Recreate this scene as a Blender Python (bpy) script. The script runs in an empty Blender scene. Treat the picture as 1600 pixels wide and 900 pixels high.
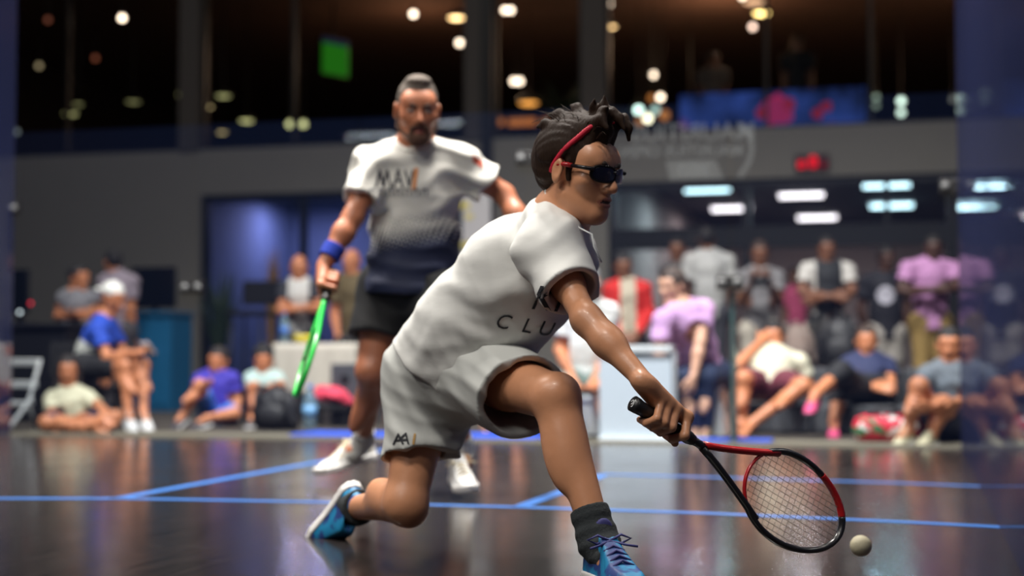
import bpy, bmesh, math, random
import numpy as np
from mathutils import Vector, Matrix
from mathutils.bvhtree import BVHTree

SC = bpy.context.scene
COL = SC.collection
random.seed(7)

# ------------------------------------------------------------------ camera
F_PX, YAW, PITCH, CAM_H = 2370.0, 0.2613, 0.0473, 0.524
cam_data = bpy.data.cameras.new('camera')
cam = bpy.data.objects.new('camera', cam_data)
COL.objects.link(cam)
cam.location = (0, 0, CAM_H)
cam.rotation_euler = (math.pi / 2 + PITCH, 0, YAW)
cam_data.sensor_width = 36.0
cam_data.lens = F_PX / 1600 * 36.0
cam_data.clip_start = 0.05
cam_data.dof.use_dof = True
cam_data.dof.focus_distance = 3.45
cam_data.dof.aperture_fstop = 1.75
SC.camera = cam

# ------------------------------------------------------------------ colour management, world
SC.view_settings.view_transform = 'Standard'
SC.view_settings.look = 'None'
SC.view_settings.gamma = 1.0
SC.view_settings.use_curve_mapping = False
SC.view_settings.exposure = 0.0
world = bpy.data.worlds.new('world')
SC.world = world
world.use_nodes = True
world.node_tree.nodes['Background'].inputs[0].default_value = (0.55, 0.65, 0.85, 1)
world.node_tree.nodes['Background'].inputs[1].default_value = 0.012
SC.cycles.use_denoising = True
SC.cycles.sample_clamp_indirect = 3.0
SC.cycles.max_bounces = 6
SC.cycles.transparent_max_bounces = 12
SC.cycles.caustics_reflective = False
SC.cycles.caustics_refractive = False

# ------------------------------------------------------------------ lamps of the hall, with added fill lamps
A_R = 0.24                 # right court wall, metres to the right of the camera
A_L = A_R - 6.4
Y_SHORT, Y_BACK = 5.15, 9.41
Y_FAC = 19.5               # front of the venue wall behind the court

def area_lamp(name, loc, size, power, color, target=None, spread=170):
    d = bpy.data.lights.new(name, 'AREA')
    d.shape = 'RECTANGLE'
    d.size, d.size_y = size
    d.energy = power
    d.color = color
    d.spread = math.radians(spread)
    o = bpy.data.objects.new(name, d)
    COL.objects.link(o)
    o.location = loc
    t = Vector(target) if target is not None else Vector((loc[0], loc[1], 0))
    o.rotation_euler = (t - Vector(loc)).to_track_quat('-Z', 'Y').to_euler()
    return o

for (lx, ly, pw) in ((-4.9, 0.8, 70), (-1.6, 0.6, 75), (-4.9, 6.0, 200), (-1.4, 5.8, 220)):
    area_lamp('court_and_fill_lamp', (lx, ly, 6.0), (1.5, 0.5), pw, (1.0, 0.95, 0.88), (lx * 0.6 - 0.8, ly * 0.5 + 2.6, 0), 120)
area_lamp('court_and_fill_lamp', (-3.0, -2.5, 5.6), (2.5, 0.5), 50, (1.0, 0.95, 0.9), (-2.0, 5.0, 0.6), 140)  # added front fill behind the camera, lifts the faces
for hx in (-5.5, -2.6, 0.2):  # added row, brightens the white panel and the spectators
    area_lamp('court_and_fill_lamp', (hx, 6.6, 8.9), (1.4, 0.4), 150 if hx < -5 else 330, (1.0, 0.95, 0.9), (hx * 1.05, 10.6, 0.3), 90)
for hx in (-9.0, -4.0, 1.0):
    area_lamp('hall_lamp', (hx, 12.0, 9.0), (2.2, 1.0), (82, 68, 76)[int((hx + 9) / 5)], (1.0, 0.93, 0.83), (hx, 15.0, 0), 150)

# ------------------------------------------------------------------ projection helpers (photograph pixel + distance -> place)
_cy, _sy, _cp, _sp = math.cos(YAW), math.sin(YAW), math.cos(PITCH), math.sin(PITCH)
RT = np.array([_cy, _sy, 0.0])
FW = np.array([-_sy * _cp, _cy * _cp, _sp])
UP = np.array([_sy * _sp, -_cy * _sp, _cp])
CO = np.array([0, 0, CAM_H])

def at(px, py, z):
    return CO + z * (FW + RT * ((px - 800) / F_PX) - UP * ((py - 450) / F_PX))

def ray(px, py):
    return FW + RT * ((px - 800) / F_PX) - UP * ((py - 450) / F_PX)

def floor_at(px, py, h=0.0):
    r = ray(px, py)
    return CO + r * ((h - CAM_H) / r[2])

def plane_y(px, py, y):
    r = ray(px, py)
    return CO + r * (y / r[1])

def plane_z(px, py, z):
    return floor_at(px, py, z)

def nrm(v):
    v = np.asarray(v, float)
    return v / max(1e-9, np.linalg.norm(v))

def cdir(r, u, t):
    """direction given as image right, image up, towards the camera"""
    return nrm(RT * r + UP * u - FW * t)

# ------------------------------------------------------------------ materials
def lin(c):
    c = c / 255.0
    return c / 12.92 if c <= 0.04045 else ((c + 0.055) / 1.055) ** 2.4

def rgb(c):
    return (lin(c[0]), lin(c[1]), lin(c[2]), 1.0)

MATS = {}
def mat(name, color=(128, 128, 128), rough=0.6, metal=0.0, bump=0.0, bscale=60.0, spec=0.5, emit=None, estr=0.0,
        var=0.0, vscale=8.0, coat=0.0, stretch=None, sheen=0.0):
    if name in MATS:
        return MATS[name]
    m = bpy.data.materials.new(name)
    m.use_nodes = True
    nt = m.node_tree
    b = nt.nodes['Principled BSDF']
    b.inputs['Base Color'].default_value = rgb(color)
    b.inputs['Roughness'].default_value = rough
    b.inputs['Metallic'].default_value = metal
    b.inputs['Specular IOR Level'].default_value = spec
    b.inputs['Coat Weight'].default_value = coat
    b.inputs['Sheen Weight'].default_value = sheen
    if emit is not None:
        b.inputs['Emission Color'].default_value = rgb(emit)
        b.inputs['Emission Strength'].default_value = estr
    if bump or var:
        tc = nt.nodes.new('ShaderNodeTexCoord')
        mp = nt.nodes.new('ShaderNodeMapping')
        nt.links.new(tc.outputs['Object'], mp.inputs[0])
        if stretch:
            mp.inputs['Scale'].default_value = stretch
    if bump:
        n = nt.nodes.new('ShaderNodeTexNoise')
        n.inputs['Scale'].default_value = bscale
        n.inputs['Detail'].default_value = 3
        nt.links.new(mp.outputs[0], n.inputs['Vector'])
        bp = nt.nodes.new('ShaderNodeBump')
        bp.inputs['Strength'].default_value = bump
        bp.inputs['Distance'].default_value = 0.01
        nt.links.new(n.outputs['Fac'], bp.inputs['Height'])
        nt.links.new(bp.outputs[0], b.inputs['Normal'])
    if var:
        n2 = nt.nodes.new('ShaderNodeTexNoise')
        n2.inputs['Scale'].default_value = vscale
        n2.inputs['Detail'].default_value = 4
        nt.links.new(mp.outputs[0], n2.inputs['Vector'])
        mx = nt.nodes.new('ShaderNodeMix')
        mx.data_type = 'RGBA'
        c = rgb(color)
        mx.inputs[6].default_value = tuple(max(0, x * (1 - var)) for x in c[:3]) + (1,)
        mx.inputs[7].default_value = tuple(min(1, x * (1 + var)) for x in c[:3]) + (1,)
        nt.links.new(n2.outputs['Fac'], mx.inputs[0])
        nt.links.new(mx.outputs[2], b.inputs['Base Color'])
    MATS[name] = m
    return m

def cmat(color, rough=0.8, **kw):
    return mat('cloth_%d_%d_%d_%d' % (*color, int(rough * 100)), color, rough, bump=0.12, bscale=35, var=0.06, vscale=20, **kw)

def emat(name, color, strength):
    if name in MATS:
        return MATS[name]
    m = bpy.data.materials.new(name)
    m.use_nodes = True
    nt = m.node_tree
    nt.nodes.clear()
    e = nt.nodes.new('ShaderNodeEmission')
    e.inputs[0].default_value = rgb(color)
    e.inputs[1].default_value = strength
    o = nt.nodes.new('ShaderNodeOutputMaterial')
    nt.links.new(e.outputs[0], o.inputs[0])
    MATS[name] = m
    return m

def glass_mat(name, tint, refl=1.0, body=None, body_fac=0.0, gloss_fac=None, rough=0.02):
    """thin glazing: transparent with a Fresnel reflection, optionally with a diffuse colour (body) for printed film or painted-in reflection"""
    m = bpy.data.materials.new(name)
    m.use_nodes = True
    nt = m.node_tree
    nt.nodes.clear()
    out = nt.nodes.new('ShaderNodeOutputMaterial')
    tr = nt.nodes.new('ShaderNodeBsdfTransparent')
    tr.inputs[0].default_value = (*tint, 1)
    gl = nt.nodes.new('ShaderNodeBsdfGlossy')
    gl.inputs['Roughness'].default_value = rough
    base = tr
    if body is not None:
        df = nt.nodes.new('ShaderNodeBsdfDiffuse')
        df.inputs[0].default_value = rgb(body)
        mb = nt.nodes.new('ShaderNodeMixShader')
        mb.inputs[0].default_value = body_fac
        nt.links.new(tr.outputs[0], mb.inputs[1])
        nt.links.new(df.outputs[0], mb.inputs[2])
        base = mb
    mx = nt.nodes.new('ShaderNodeMixShader')
    if gloss_fac is None:
        fr = nt.nodes.new('ShaderNodeFresnel')
        fr.inputs[0].default_value = 1.45
        mul = nt.nodes.new('ShaderNodeMath')
        mul.operation = 'MULTIPLY'
        mul.inputs[1].default_value = refl
        geo = nt.nodes.new('ShaderNodeNewGeometry')
        inv = nt.nodes.new('ShaderNodeMath'); inv.operation = 'SUBTRACT'; inv.inputs[0].default_value = 1.0
        m2 = nt.nodes.new('ShaderNodeMath'); m2.operation = 'MULTIPLY'
        nt.links.new(geo.outputs['Backfacing'], inv.inputs[1])
        nt.links.new(fr.outputs[0], mul.inputs[0])
        nt.links.new(mul.outputs[0], m2.inputs[0]); nt.links.new(inv.outputs[0], m2.inputs[1])
        nt.links.new(m2.outputs[0], mx.inputs[0])
    else:
        mx.inputs[0].default_value = gloss_fac
    nt.links.new(base.outputs[0], mx.inputs[1])
    nt.links.new(gl.outputs[0], mx.inputs[2])
    nt.links.new(mx.outputs[0], out.inputs[0])
    MATS[name] = m
    return m

# ------------------------------------------------------------------ object helpers
def tag(o, label=None, cat=None, group=None, kind=None):
    if label: o['label'] = label
    if cat: o['category'] = cat
    if group: o['group'] = group
    if kind: o['kind'] = kind
    return o

def empty(name, loc, label=None, cat=None, group=None, rotz=0):
    o = bpy.data.objects.new(name, None)
    COL.objects.link(o)
    o.location = tuple(loc)
    o.rotation_euler = (0, 0, rotz)
    o.empty_display_size = 0.1
    return tag(o, label, cat, group)

class MB:
    """collects simple shapes into one mesh"""
    def __init__(self):
        self.bm = bmesh.new()
    def box(self, c, s, rot=None, bevel=0.0):
        m = Matrix.Translation(Vector(c)) @ (rot.to_4x4() if rot is not None else Matrix()) @ Matrix.Diagonal((*s, 1))
        r = bmesh.ops.create_cube(self.bm, size=1.0, matrix=m)
        if bevel:
            es = list({e for v in r['verts'] for e in v.link_edges})
            bmesh.ops.bevel(self.bm, geom=es, offset=bevel, segments=2, affect='EDGES', profile=0.5)
        return self
    def span(self, lo, hi, bevel=0.0):
        lo, hi = np.minimum(lo, hi), np.maximum(lo, hi)
        return self.box((np.array(lo) + hi) / 2, np.array(hi) - lo, None, bevel)
    def ball(self, c, r, seg=16, scale=(1, 1, 1)):
        m = Matrix.Translation(Vector(c)) @ Matrix.Diagonal((*scale, 1))
        bmesh.ops.create_uvsphere(self.bm, u_segments=seg, v_segments=max(6, seg // 2), radius=r, matrix=m)
        return self
    def cone(self, a, b, r1, r2, seg=20, caps=True):
        a, b = Vector(a), Vector(b)
        d = b - a
        m = Matrix.Translation((a + b) / 2) @ d.to_track_quat('Z', 'Y').to_matrix().to_4x4()
        bmesh.ops.create_cone(self.bm, cap_ends=caps, segments=seg, radius1=r1, radius2=r2, depth=d.length, matrix=m)
        return self
    def tube(self, pts, rad, seg=10, closed=False, flat=None):
        """sweep; rad scalar or list; flat=(normal, factor) squashes the section along that direction"""
        pts = [Vector(p) for p in pts]
        n = len(pts)
        rs = [rad] * n if np.isscalar(rad) else list(rad)
        rings = []
        prev = None
        for i in range(n):
            if closed:
                t = (pts[(i + 1) % n] - pts[i - 1]).normalized()
            else:
                t = (pts[min(i + 1, n - 1)] - pts[max(i - 1, 0)]).normalized()
            if flat is not None:
                u = Vector(flat[0])
                u = (u - t * u.dot(t)).normalized()
            elif prev is None:
                u = t.orthogonal().normalized()
            else:
                u = (prev - t * prev.dot(t)).normalized()
            prev = u
            w = t.cross(u)
            fu = flat[1] if flat is not None else 1.0
            rings.append([self.bm.verts.new(pts[i] + (u * math.cos(a) * fu + w * math.sin(a)) * rs[i])
                          for a in [2 * math.pi * k / seg for k in range(seg)]])
        m = n if closed else n - 1
        for i in range(m):
            a, b = rings[i], rings[(i + 1) % n]
            for k in range(seg):
                self.bm.faces.new((a[k], a[(k + 1) % seg], b[(k + 1) % seg], b[k]))
        if not closed:
            self.bm.faces.new(rings[0][::-1])
            self.bm.faces.new(rings[-1])
        return self
    def lathe(self, c, prof, seg=24, rot=None):
        c = Vector(c)
        R = rot.to_3x3() if rot is not None else Matrix.Identity(3)
        rings = []
        for (r, z) in prof:
            rings.append([self.bm.verts.new(c + R @ Vector((r * math.cos(2 * math.pi * k / seg), r * math.sin(2 * math.pi * k / seg), z))) for k in range(seg)])
        for i in range(len(rings) - 1):
            for k in range(seg):
                self.bm.faces.new((rings[i][k], rings[i][(k + 1) % seg], rings[i + 1][(k + 1) % seg], rings[i + 1][k]))
        if prof[0][0] > 1e-4: self.bm.faces.new(rings[0][::-1])
        if prof[-1][0] > 1e-4: self.bm.faces.new(rings[-1])
        return self
    def poly(self, pts, thick_vec):
        """extruded polygon"""
        t = Vector(thick_vec)
        a = [self.bm.verts.new(Vector(p)) for p in pts]
        b = [self.bm.verts.new(Vector(p) + t) for p in pts]
        self.bm.faces.new(a[::-1]); self.bm.faces.new(b)
        n = len(a)
        for i in range(n):
            self.bm.faces.new((a[i], a[(i + 1) % n], b[(i + 1) % n], b[i]))
        return self
    def build(self, name, m, parent=None, smooth=False, origin=None):
        bmesh.ops.remove_doubles(self.bm, verts=self.bm.verts, dist=1e-6)
        bmesh.ops.recalc_face_normals(self.bm, faces=self.bm.faces)
        o_ = None
        if origin is not None:
            o_ = Vector(origin)
            bmesh.ops.translate(self.bm, verts=self.bm.verts, vec=-o_)
        me = bpy.data.meshes.new(name)
        self.bm.to_mesh(me)
        self.bm.free()
        me.materials.append(m)
        if smooth:
            me.polygons.foreach_set('use_smooth', [True] * len(me.polygons))
        ob = bpy.data.objects.new(name, me)
        COL.objects.link(ob)
        if parent is not None:
            ob.parent = parent
        elif o_ is not None:
            ob.location = o_
        return ob

def structure(o):
    o['kind'] = 'structure'
    return o

# ------------------------------------------------------------------ implicit surfaces: limbs, clothes and hair as one smooth skin
def V(x): return np.asarray(x, dtype=np.float32)

def rc(a, b, ra, rb=None, k=0.012, op='u', flat=None):
    """tapered capsule; flat=(axis, s) makes it s times thinner along axis"""
    a, b = V(a), V(b)
    rb = ra if rb is None else rb
    ba = b - a
    l2 = max(1e-9, float(ba @ ba))
    if flat is not None:
        ax, s = V(nrm(flat[0])), float(flat[1])
    def fn(P):
        d = P - a
        if flat is None:
            t = np.clip(d @ ba / l2, 0, 1)
            q = d - t[:, None] * ba
            return np.sqrt(np.einsum('ij,ij->i', q, q)) - (ra + (rb - ra) * t)
        t = np.clip(d @ ba / l2, 0, 1)
        q = d - t[:, None] * ba
        c = q @ ax
        q = q + (c * (s - 1))[:, None] * ax
        return (np.sqrt(np.einsum('ij,ij->i', q, q)) - (ra + (rb - ra) * t)) / (1 + (s - 1) * 0.5)
    R = max(ra, rb)
    return (op, k, fn, np.minimum(a, b) - R, np.maximum(a, b) + R)

def el(c, r, axes=None, k=0.012, op='u'):
    """ellipsoid with radii r along the three axes"""
    c = V(c)
    r = V(r)
    A = np.eye(3, dtype=np.float32) if axes is None else V(np.stack([nrm(x) for x in axes]))
    def fn(P):
        q = (P - c) @ A.T / r
        k0 = np.sqrt(np.einsum('ij,ij->i', q, q))
        q2 = q / r
        k1 = np.sqrt(np.einsum('ij,ij->i', q2, q2)) + 1e-6
        return k0 * (k0 - 1.0) / k1
    R = float(r.max())
    return (op, k, fn, c - R, c + R)

def half(p, n, k=0.004, op='i'):
    """keeps the side of the plane that n points away from"""
    p, n = V(p), V(nrm(n))
    return (op, k, lambda P: (P - p) @ n, None, None)

def func(fn, lo=None, hi=None, k=0.004, op='u'):
    return (op, k, fn, None if lo is None else V(lo), None if hi is None else V(hi))

def _comb(D, d, op, k):
    if op == 'u':
        h = np.clip(k - np.abs(D - d), 0, None)
        return np.minimum(D, d) - h * h * (0.25 / k)
    if op == 's':
        d = -d
    h = np.clip(k - np.abs(D - d), 0, None)
    return np.maximum(D, d) + h * h * (0.25 / k)

def polygonise(prims, cell, disp=None, amp=0.0):
    los = np.array([p[3] for p in prims if p[0] == 'u' and p[3] is not None])
    his = np.array([p[4] for p in prims if p[0] == 'u' and p[4] is not None])
    lo = los.min(0) - 3 * cell - amp
    hi = his.max(0) + 3 * cell + amp
    n = 8
    nb = np.maximum(1, np.ceil((hi - lo) / (cell * n)).astype(int))
    g = np.stack(np.meshgrid(*[np.arange(b) for b in nb], indexing='ij'), -1).reshape(-1, 3)
    cent = (lo + (g * n + (n - 1) / 2) * cell).astype(np.float32)
    D = np.full(len(cent), 9.0, np.float32)
    each = []
    for (op, k, fn, _a, _b) in prims:
        d = fn(cent).astype(np.float32)
        each.append(d)
        D = _comb(D, d, op, k)
    rad = cell * n * 0.5 * 1.74 * 1.35 + amp
    act = np.abs(D) < rad + 0.012
    ids = np.nonzero(act)[0]
    off = np.stack(np.meshgrid(*[np.arange(n)] * 3, indexing='ij'), -1).reshape(-1, 3)
    base = lo + g[ids] * n * cell
    P = (base[:, None, :] + off[None] * cell).astype(np.float32)
    FD = np.full((len(ids), n ** 3), 9.0, np.float32)
    for (op, k, fn, a, b), d in zip(prims, each):
        if op == 'i':
            sel = np.arange(len(ids))
        else:
            lim = (np.abs(D[ids]) if op == 'u' else 0) + 2 * rad + k + 0.01
            sel = np.nonzero(d[ids] < lim)[0]
        if len(sel) == 0:
            continue
        pts = P[sel].reshape(-1, 3)
        dd = fn(pts).reshape(len(sel), -1).astype(np.float32)
        FD[sel] = _comb(FD[sel], dd, op, k)
    if disp is not None:
        FD += disp(P.reshape(-1, 3)).reshape(FD.shape)
    shape = tuple(nb * n)
    F = np.empty((nb[0], nb[1], nb[2], n, n, n), np.float32)
    F[:] = np.sign(D).reshape(nb[0], nb[1], nb[2], 1, 1, 1) * cell * 2
    gi = g[ids]
    F[gi[:, 0], gi[:, 1], gi[:, 2]] = FD.reshape(-1, n, n, n)
    F = F.transpose(0, 3, 1, 4, 2, 5).reshape(shape)
    F[0] = F[-1] = 1; F[:, 0] = F[:, -1] = 1; F[:, :, 0] = F[:, :, -1] = 1
    S = F < 0
    cnt = np.zeros(tuple(s - 1 for s in shape), np.int8)
    for i in (0, 1):
        for j in (0, 1):
            for k in (0, 1):
                cnt += S[i:shape[0] - 1 + i, j:shape[1] - 1 + j, k:shape[2] - 1 + k]
    cells = np.argwhere((cnt > 0) & (cnt < 8))
    idx = np.full(cnt.shape, -1, np.int32)
    idx[cells[:, 0], cells[:, 1], cells[:, 2]] = np.arange(len(cells))
    cor = [(i, j, k) for i in (0, 1) for j in (0, 1) for k in (0, 1)]
    val = {c: F[cells[:, 0] + c[0], cells[:, 1] + c[1], cells[:, 2] + c[2]] for c in cor}
    acc = np.zeros((len(cells), 3), np.float32)
    w = np.zeros(len(cells), np.float32)
    for c in cor:
        for ax in range(3):
            if c[ax] == 0:
                e = list(c); e[ax] = 1; e = tuple(e)
                a, b = val[c], val[e]
                m = (a < 0) != (b < 0)
                t = np.where(m, a / np.where(m, a - b, 1), 0)
                p = np.tile(np.array(c, np.float32), (len(cells), 1))
                p[:, ax] += t
                acc += p * m[:, None]
                w += m
    verts = lo + (cells + acc / w[:, None]) * cell
    quads = []
    for ax in range(3):
        b1, b2 = (ax + 1) % 3, (ax + 2) % 3
        sl0 = [slice(None)] * 3; sl1 = [slice(None)] * 3
        sl0[ax] = slice(0, shape[ax] - 1); sl1[ax] = slice(1, shape[ax])
        s0, s1 = S[tuple(sl0)], S[tuple(sl1)]
        e = np.argwhere(s0 != s1)
        fl = s0[e[:, 0], e[:, 1], e[:, 2]]
        def cid(o1, o2):
            q = e.copy(); q[:, b1] += o1; q[:, b2] += o2
            return idx[q[:, 0], q[:, 1], q[:, 2]]
        q = np.stack([cid(-1, -1), cid(0, -1), cid(0, 0), cid(-1, 0)], -1)
        q[~fl] = q[~fl][:, ::-1]
        quads.append(q)
    quads = np.concatenate(quads)
    quads = quads[(quads >= 0).all(1)]
    return verts.astype(np.float32), quads.astype(np.int32)

def skin_obj(name, prims, cell, m, parent=None, origin=(0, 0, 0), disp=None, amp=0.0, matfn=None):
    v, q = polygonise(prims, cell, disp, amp)
    # one light smoothing pass
    acc = np.zeros_like(v); w = np.zeros(len(v), np.float32)
    for a, b in ((0, 1), (1, 2), (2, 3), (3, 0)):
        np.add.at(acc, q[:, a], v[q[:, b]]); np.add.at(w, q[:, a], 1)
        np.add.at(acc, q[:, b], v[q[:, a]]); np.add.at(w, q[:, b], 1)
    v = v * 0.6 + 0.4 * acc / np.maximum(w, 1)[:, None]
    v = v.astype(np.float32)
    me = bpy.data.meshes.new(name)
    me.vertices.add(len(v))
    me.vertices.foreach_set('co', (v - V(origin)).ravel())
    me.loops.add(len(q) * 4)
    me.loops.foreach_set('vertex_index', q.ravel())
    me.polygons.add(len(q))
    me.polygons.foreach_set('loop_start', np.arange(0, len(q) * 4, 4, dtype=np.int32))
    me.polygons.foreach_set('use_smooth', np.ones(len(q), bool))
    for mm in (m if isinstance(m, (list, tuple)) else [m]):
        me.materials.append(mm)
    if matfn is not None:
        c = v[q].mean(1)
        me.polygons.foreach_set('material_index', matfn(c).astype(np.int32))
    me.update(calc_edges=True)
    me.validate()
    o = bpy.data.objects.new(name, me)
    COL.objects.link(o)
    if parent is not None:
        o.parent = parent
    else:
        o.location = tuple(origin)
    return o

def folds(amp, direction, freq, seed=0.0, warp=1.0):
    d = V(nrm(direction))
    o1 = V(nrm(np.cross(d, [0.3, 0.5, 0.8])))
    o2 = V(nrm(np.cross(d, o1)))
    def fn(P):
        a, b, c = P @ d, P @ o1, P @ o2
        q = a * freq + warp * (np.sin(b * 11 + seed) + 0.8 * np.sin(c * 8 + seed * 2.1) + 0.5 * np.sin((b + c) * 19 + seed))
        s = (0.5 + 0.5 * np.cos(2 * q)) ** 0.8
        mk = 0.5 + 0.5 * np.sin(b * 7 + a * 5 + seed * 1.7) * np.sin(c * 9 + seed)
        return (-amp * s * s * mk).astype(np.float32)
    return fn

def foldsum(*fs):
    return lambda P: sum(f(P) for f in fs)
# ------------------------------------------------------------------ figures
class Head:
    """skull with a face; c = middle of the skull at eye level, f = where it looks, u = up"""
    def __init__(s, c, f, u, k=1.0):
        s.c = np.asarray(c, float)
        s.f = nrm(f)
        u = np.asarray(u, float)
        s.u = nrm(u - s.f * (u @ s.f))
        s.r = np.cross(s.f, s.u)
        s.k = k
    def p(s, r, f, u):
        return s.c + (s.r * r + s.f * f + s.u * u) * s.k
    def E(s, r, f, u, rad, k=0.012, op='u', tilt=0.0):
        ax = [s.r, s.f * math.cos(tilt) + s.u * math.sin(tilt), s.u * math.cos(tilt) - s.f * math.sin(tilt)]
        return el(s.p(r, f, u), np.array(rad) * s.k, ax, k * s.k, op)
    def C(s, a, b, ra, rb=None, k=0.01, op='u'):
        return rc(s.p(*a), s.p(*b), ra * s.k, (ra if rb is None else rb) * s.k, k * s.k, op)
    def prims(s, fine=False, jaw=1.0):
        L = [s.E(0, -0.012, 0.034, (0.074, 0.094, 0.088)),
             s.E(0, 0.022, -0.030, (0.061 * jaw, 0.072, 0.084), 0.03),
             s.C((-0.030, 0.058, 0.035), (0.030, 0.058, 0.035), 0.030, k=0.03),
             s.E(0, 0.066, -0.100, (0.026 * jaw, 0.021, 0.019), 0.03)]
        for q in (-1, 1):
            L += [s.C((0.012 * q, 0.066, -0.104), (0.051 * q * jaw, 0.004, -0.062), 0.017, 0.018, 0.025),
                  s.E(0.045 * q, 0.052, -0.022, (0.024, 0.026, 0.022), 0.025)]
        L += [s.C((-0.034, 0.078, 0.022), (0.034, 0.078, 0.022), 0.011, k=0.016)]
        for q in (-1, 1):
            L += [s.E(0.033 * q, 0.096, 0.001, (0.021, 0.017, 0.012), 0.012, 's')]
        L += [s.C((0, 0.084, 0.010), (0, 0.108, -0.033), 0.0085, 0.0125, 0.012)]
        for q in (-1, 1):
            L += [s.E(0.0125 * q, 0.098, -0.038, (0.0095, 0.012, 0.009), 0.008)]
        L += [s.E(0, 0.089, -0.062, (0.024, 0.011, 0.0075), 0.008),
              s.E(0, 0.088, -0.077, (0.021, 0.011, 0.0080), 0.008)]
        if fine:
            L += [s.E(0, 0.101, -0.0695, (0.019, 0.014, 0.0040), 0.003, 's')]
        for q in (-1, 1):
            L += [s.E(0.033 * q, 0.0765, 0.001, (0.0145, 0.012, 0.0115), 0.003),
                  el(s.p(0.080 * q, -0.010, -0.006), np.array((0.0100, 0.020, 0.033)) * s.k,
                     [s.r + s.f * (-0.35 * q), s.f + s.r * 0.35 * q, s.u - s.f * 0.15], 0.006 * s.k)]
            if fine:
                L += [el(s.p(0.091 * q, -0.006, -0.004), np.array((0.006, 0.011, 0.020)) * s.k, [s.r, s.f, s.u], 0.004 * s.k, 's')]
        return L
    def neck(s, base, r=0.056):
        return [rc(base, s.p(0, -0.022, -0.055), r * s.k * 1.08, r * s.k, 0.03)]
    def loc(s, P):
        q = (P - s.c) / s.k
        return q @ s.r, q @ s.f, q @ s.u
    def lips(s, P):
        r, f, u = s.loc(P)
        lip = (f > 0.080) & ((r / 0.0235) ** 2 + ((u + 0.0700) / 0.0138) ** 2 < 1)
        slit = lip & (np.abs(u + 0.0695) < 0.0034) & (np.abs(r) < 0.0185)
        return lip.astype(int) + slit.astype(int)
    def hair(s, thick=0.012, length=-0.03, front=0.062, style='short'):
        """cap of hair: skull grown by thick, cut away over the face"""
        t = thick
        L = [s.E(0, -0.016, 0.036, (0.074 + t, 0.094 + t, 0.088 + t)),
             s.E(0, -0.045, length + 0.03, (0.068 + t * 0.6, 0.058 + t * 0.6, 0.06), 0.02)]
        if style == 'long':
            for q in (-1, 1):
                L += [s.C((0.068 * q, -0.020, 0.0), (0.080 * q, -0.004, -0.14), 0.036, 0.034, 0.03)]
            L += [s.C((0, -0.065, 0), (0, -0.07, -0.17), 0.055, 0.045, 0.04)]
        if style == 'bun':
            L += [s.E(0, -0.13, 0.05, (0.04, 0.04, 0.04), 0.01)]
        if style == 'curly':
            rg = random.Random(5)
            for i in range(46):
                a = rg.uniform(0, 6.28); e = rg.uniform(0.1, 1.5)
                L += [s.E(0.085 * math.cos(a) * math.cos(e), -0.016 + 0.10 * math.sin(a) * math.cos(e), 0.04 + 0.095 * math.sin(e), (0.02, 0.02, 0.02), 0.006)]
        L += [s.E(0, 0.118, -0.038, (0.074, 0.080, 0.106), 0.012, 's')]
        if style != 'long':
            L += [half(s.p(0, 0, length), -s.u + s.f * 0.35, 0.01)]
            for q in (-1, 1):
                L += [s.E(0.08 * q, 0.012, -0.015, (0.03, 0.034, 0.036), 0.008, 's')]
        return L

def hand(w, d, n, side, curl=0.5, s=1.0, spread=1.0, fat=1.0):
    """open or curled hand: w wrist, d towards the fingers, n the way the palm faces, side +-1 picks the thumb side"""
    w = np.asarray(w, float); d = nrm(d)
    n = np.asarray(n, float); n = nrm(n - d * (n @ d))
    t = np.cross(d, n) * side
    L = []
    offs = (0.030, 0.010, -0.010, -0.028)
    lens = (0.072, 0.080, 0.074, 0.058)
    for i, (o, l) in enumerate(zip(offs, lens)):
        mcp = w + (d * (0.088 - 0.004 * abs(i - 1)) + t * o * spread) * s
        L.append(rc(w + (d * 0.012 + t * o * 0.55) * s, mcp, 0.0165 * s, 0.0120 * s, 0.014))
        p, a = mcp, 0.0
        rad = (0.0096, 0.0098, 0.0094, 0.0084)[i] * s * fat
        for fr, bend in ((0.46, 0.55), (0.31, 0.75), (0.23, 0.5)):
            a += bend * curl
            q = p + (d * math.cos(a) + n * math.sin(a) + t * (o * 0.9)) * l * fr * s
            L.append(rc(p, q, rad, rad * 0.93, 0.004))
            p, rad = q, rad * 0.93
    b = w + (d * 0.022 + t * 0.020) * s
    m = b + (d * 0.034 + t * 0.030 + n * 0.012) * s
    e = m + (d * 0.030 + t * 0.012 + n * 0.012) * s
    z = e + (d * 0.026 + t * 0.002 + n * 0.010) * s
    L += [rc(b, m, 0.0165 * s, 0.0125 * s, 0.014), rc(m, e, 0.0118 * s * fat, 0.0108 * s * fat, 0.005), rc(e, z, 0.0105 * s * fat, 0.0092 * s * fat, 0.004)]
    return L

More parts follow.
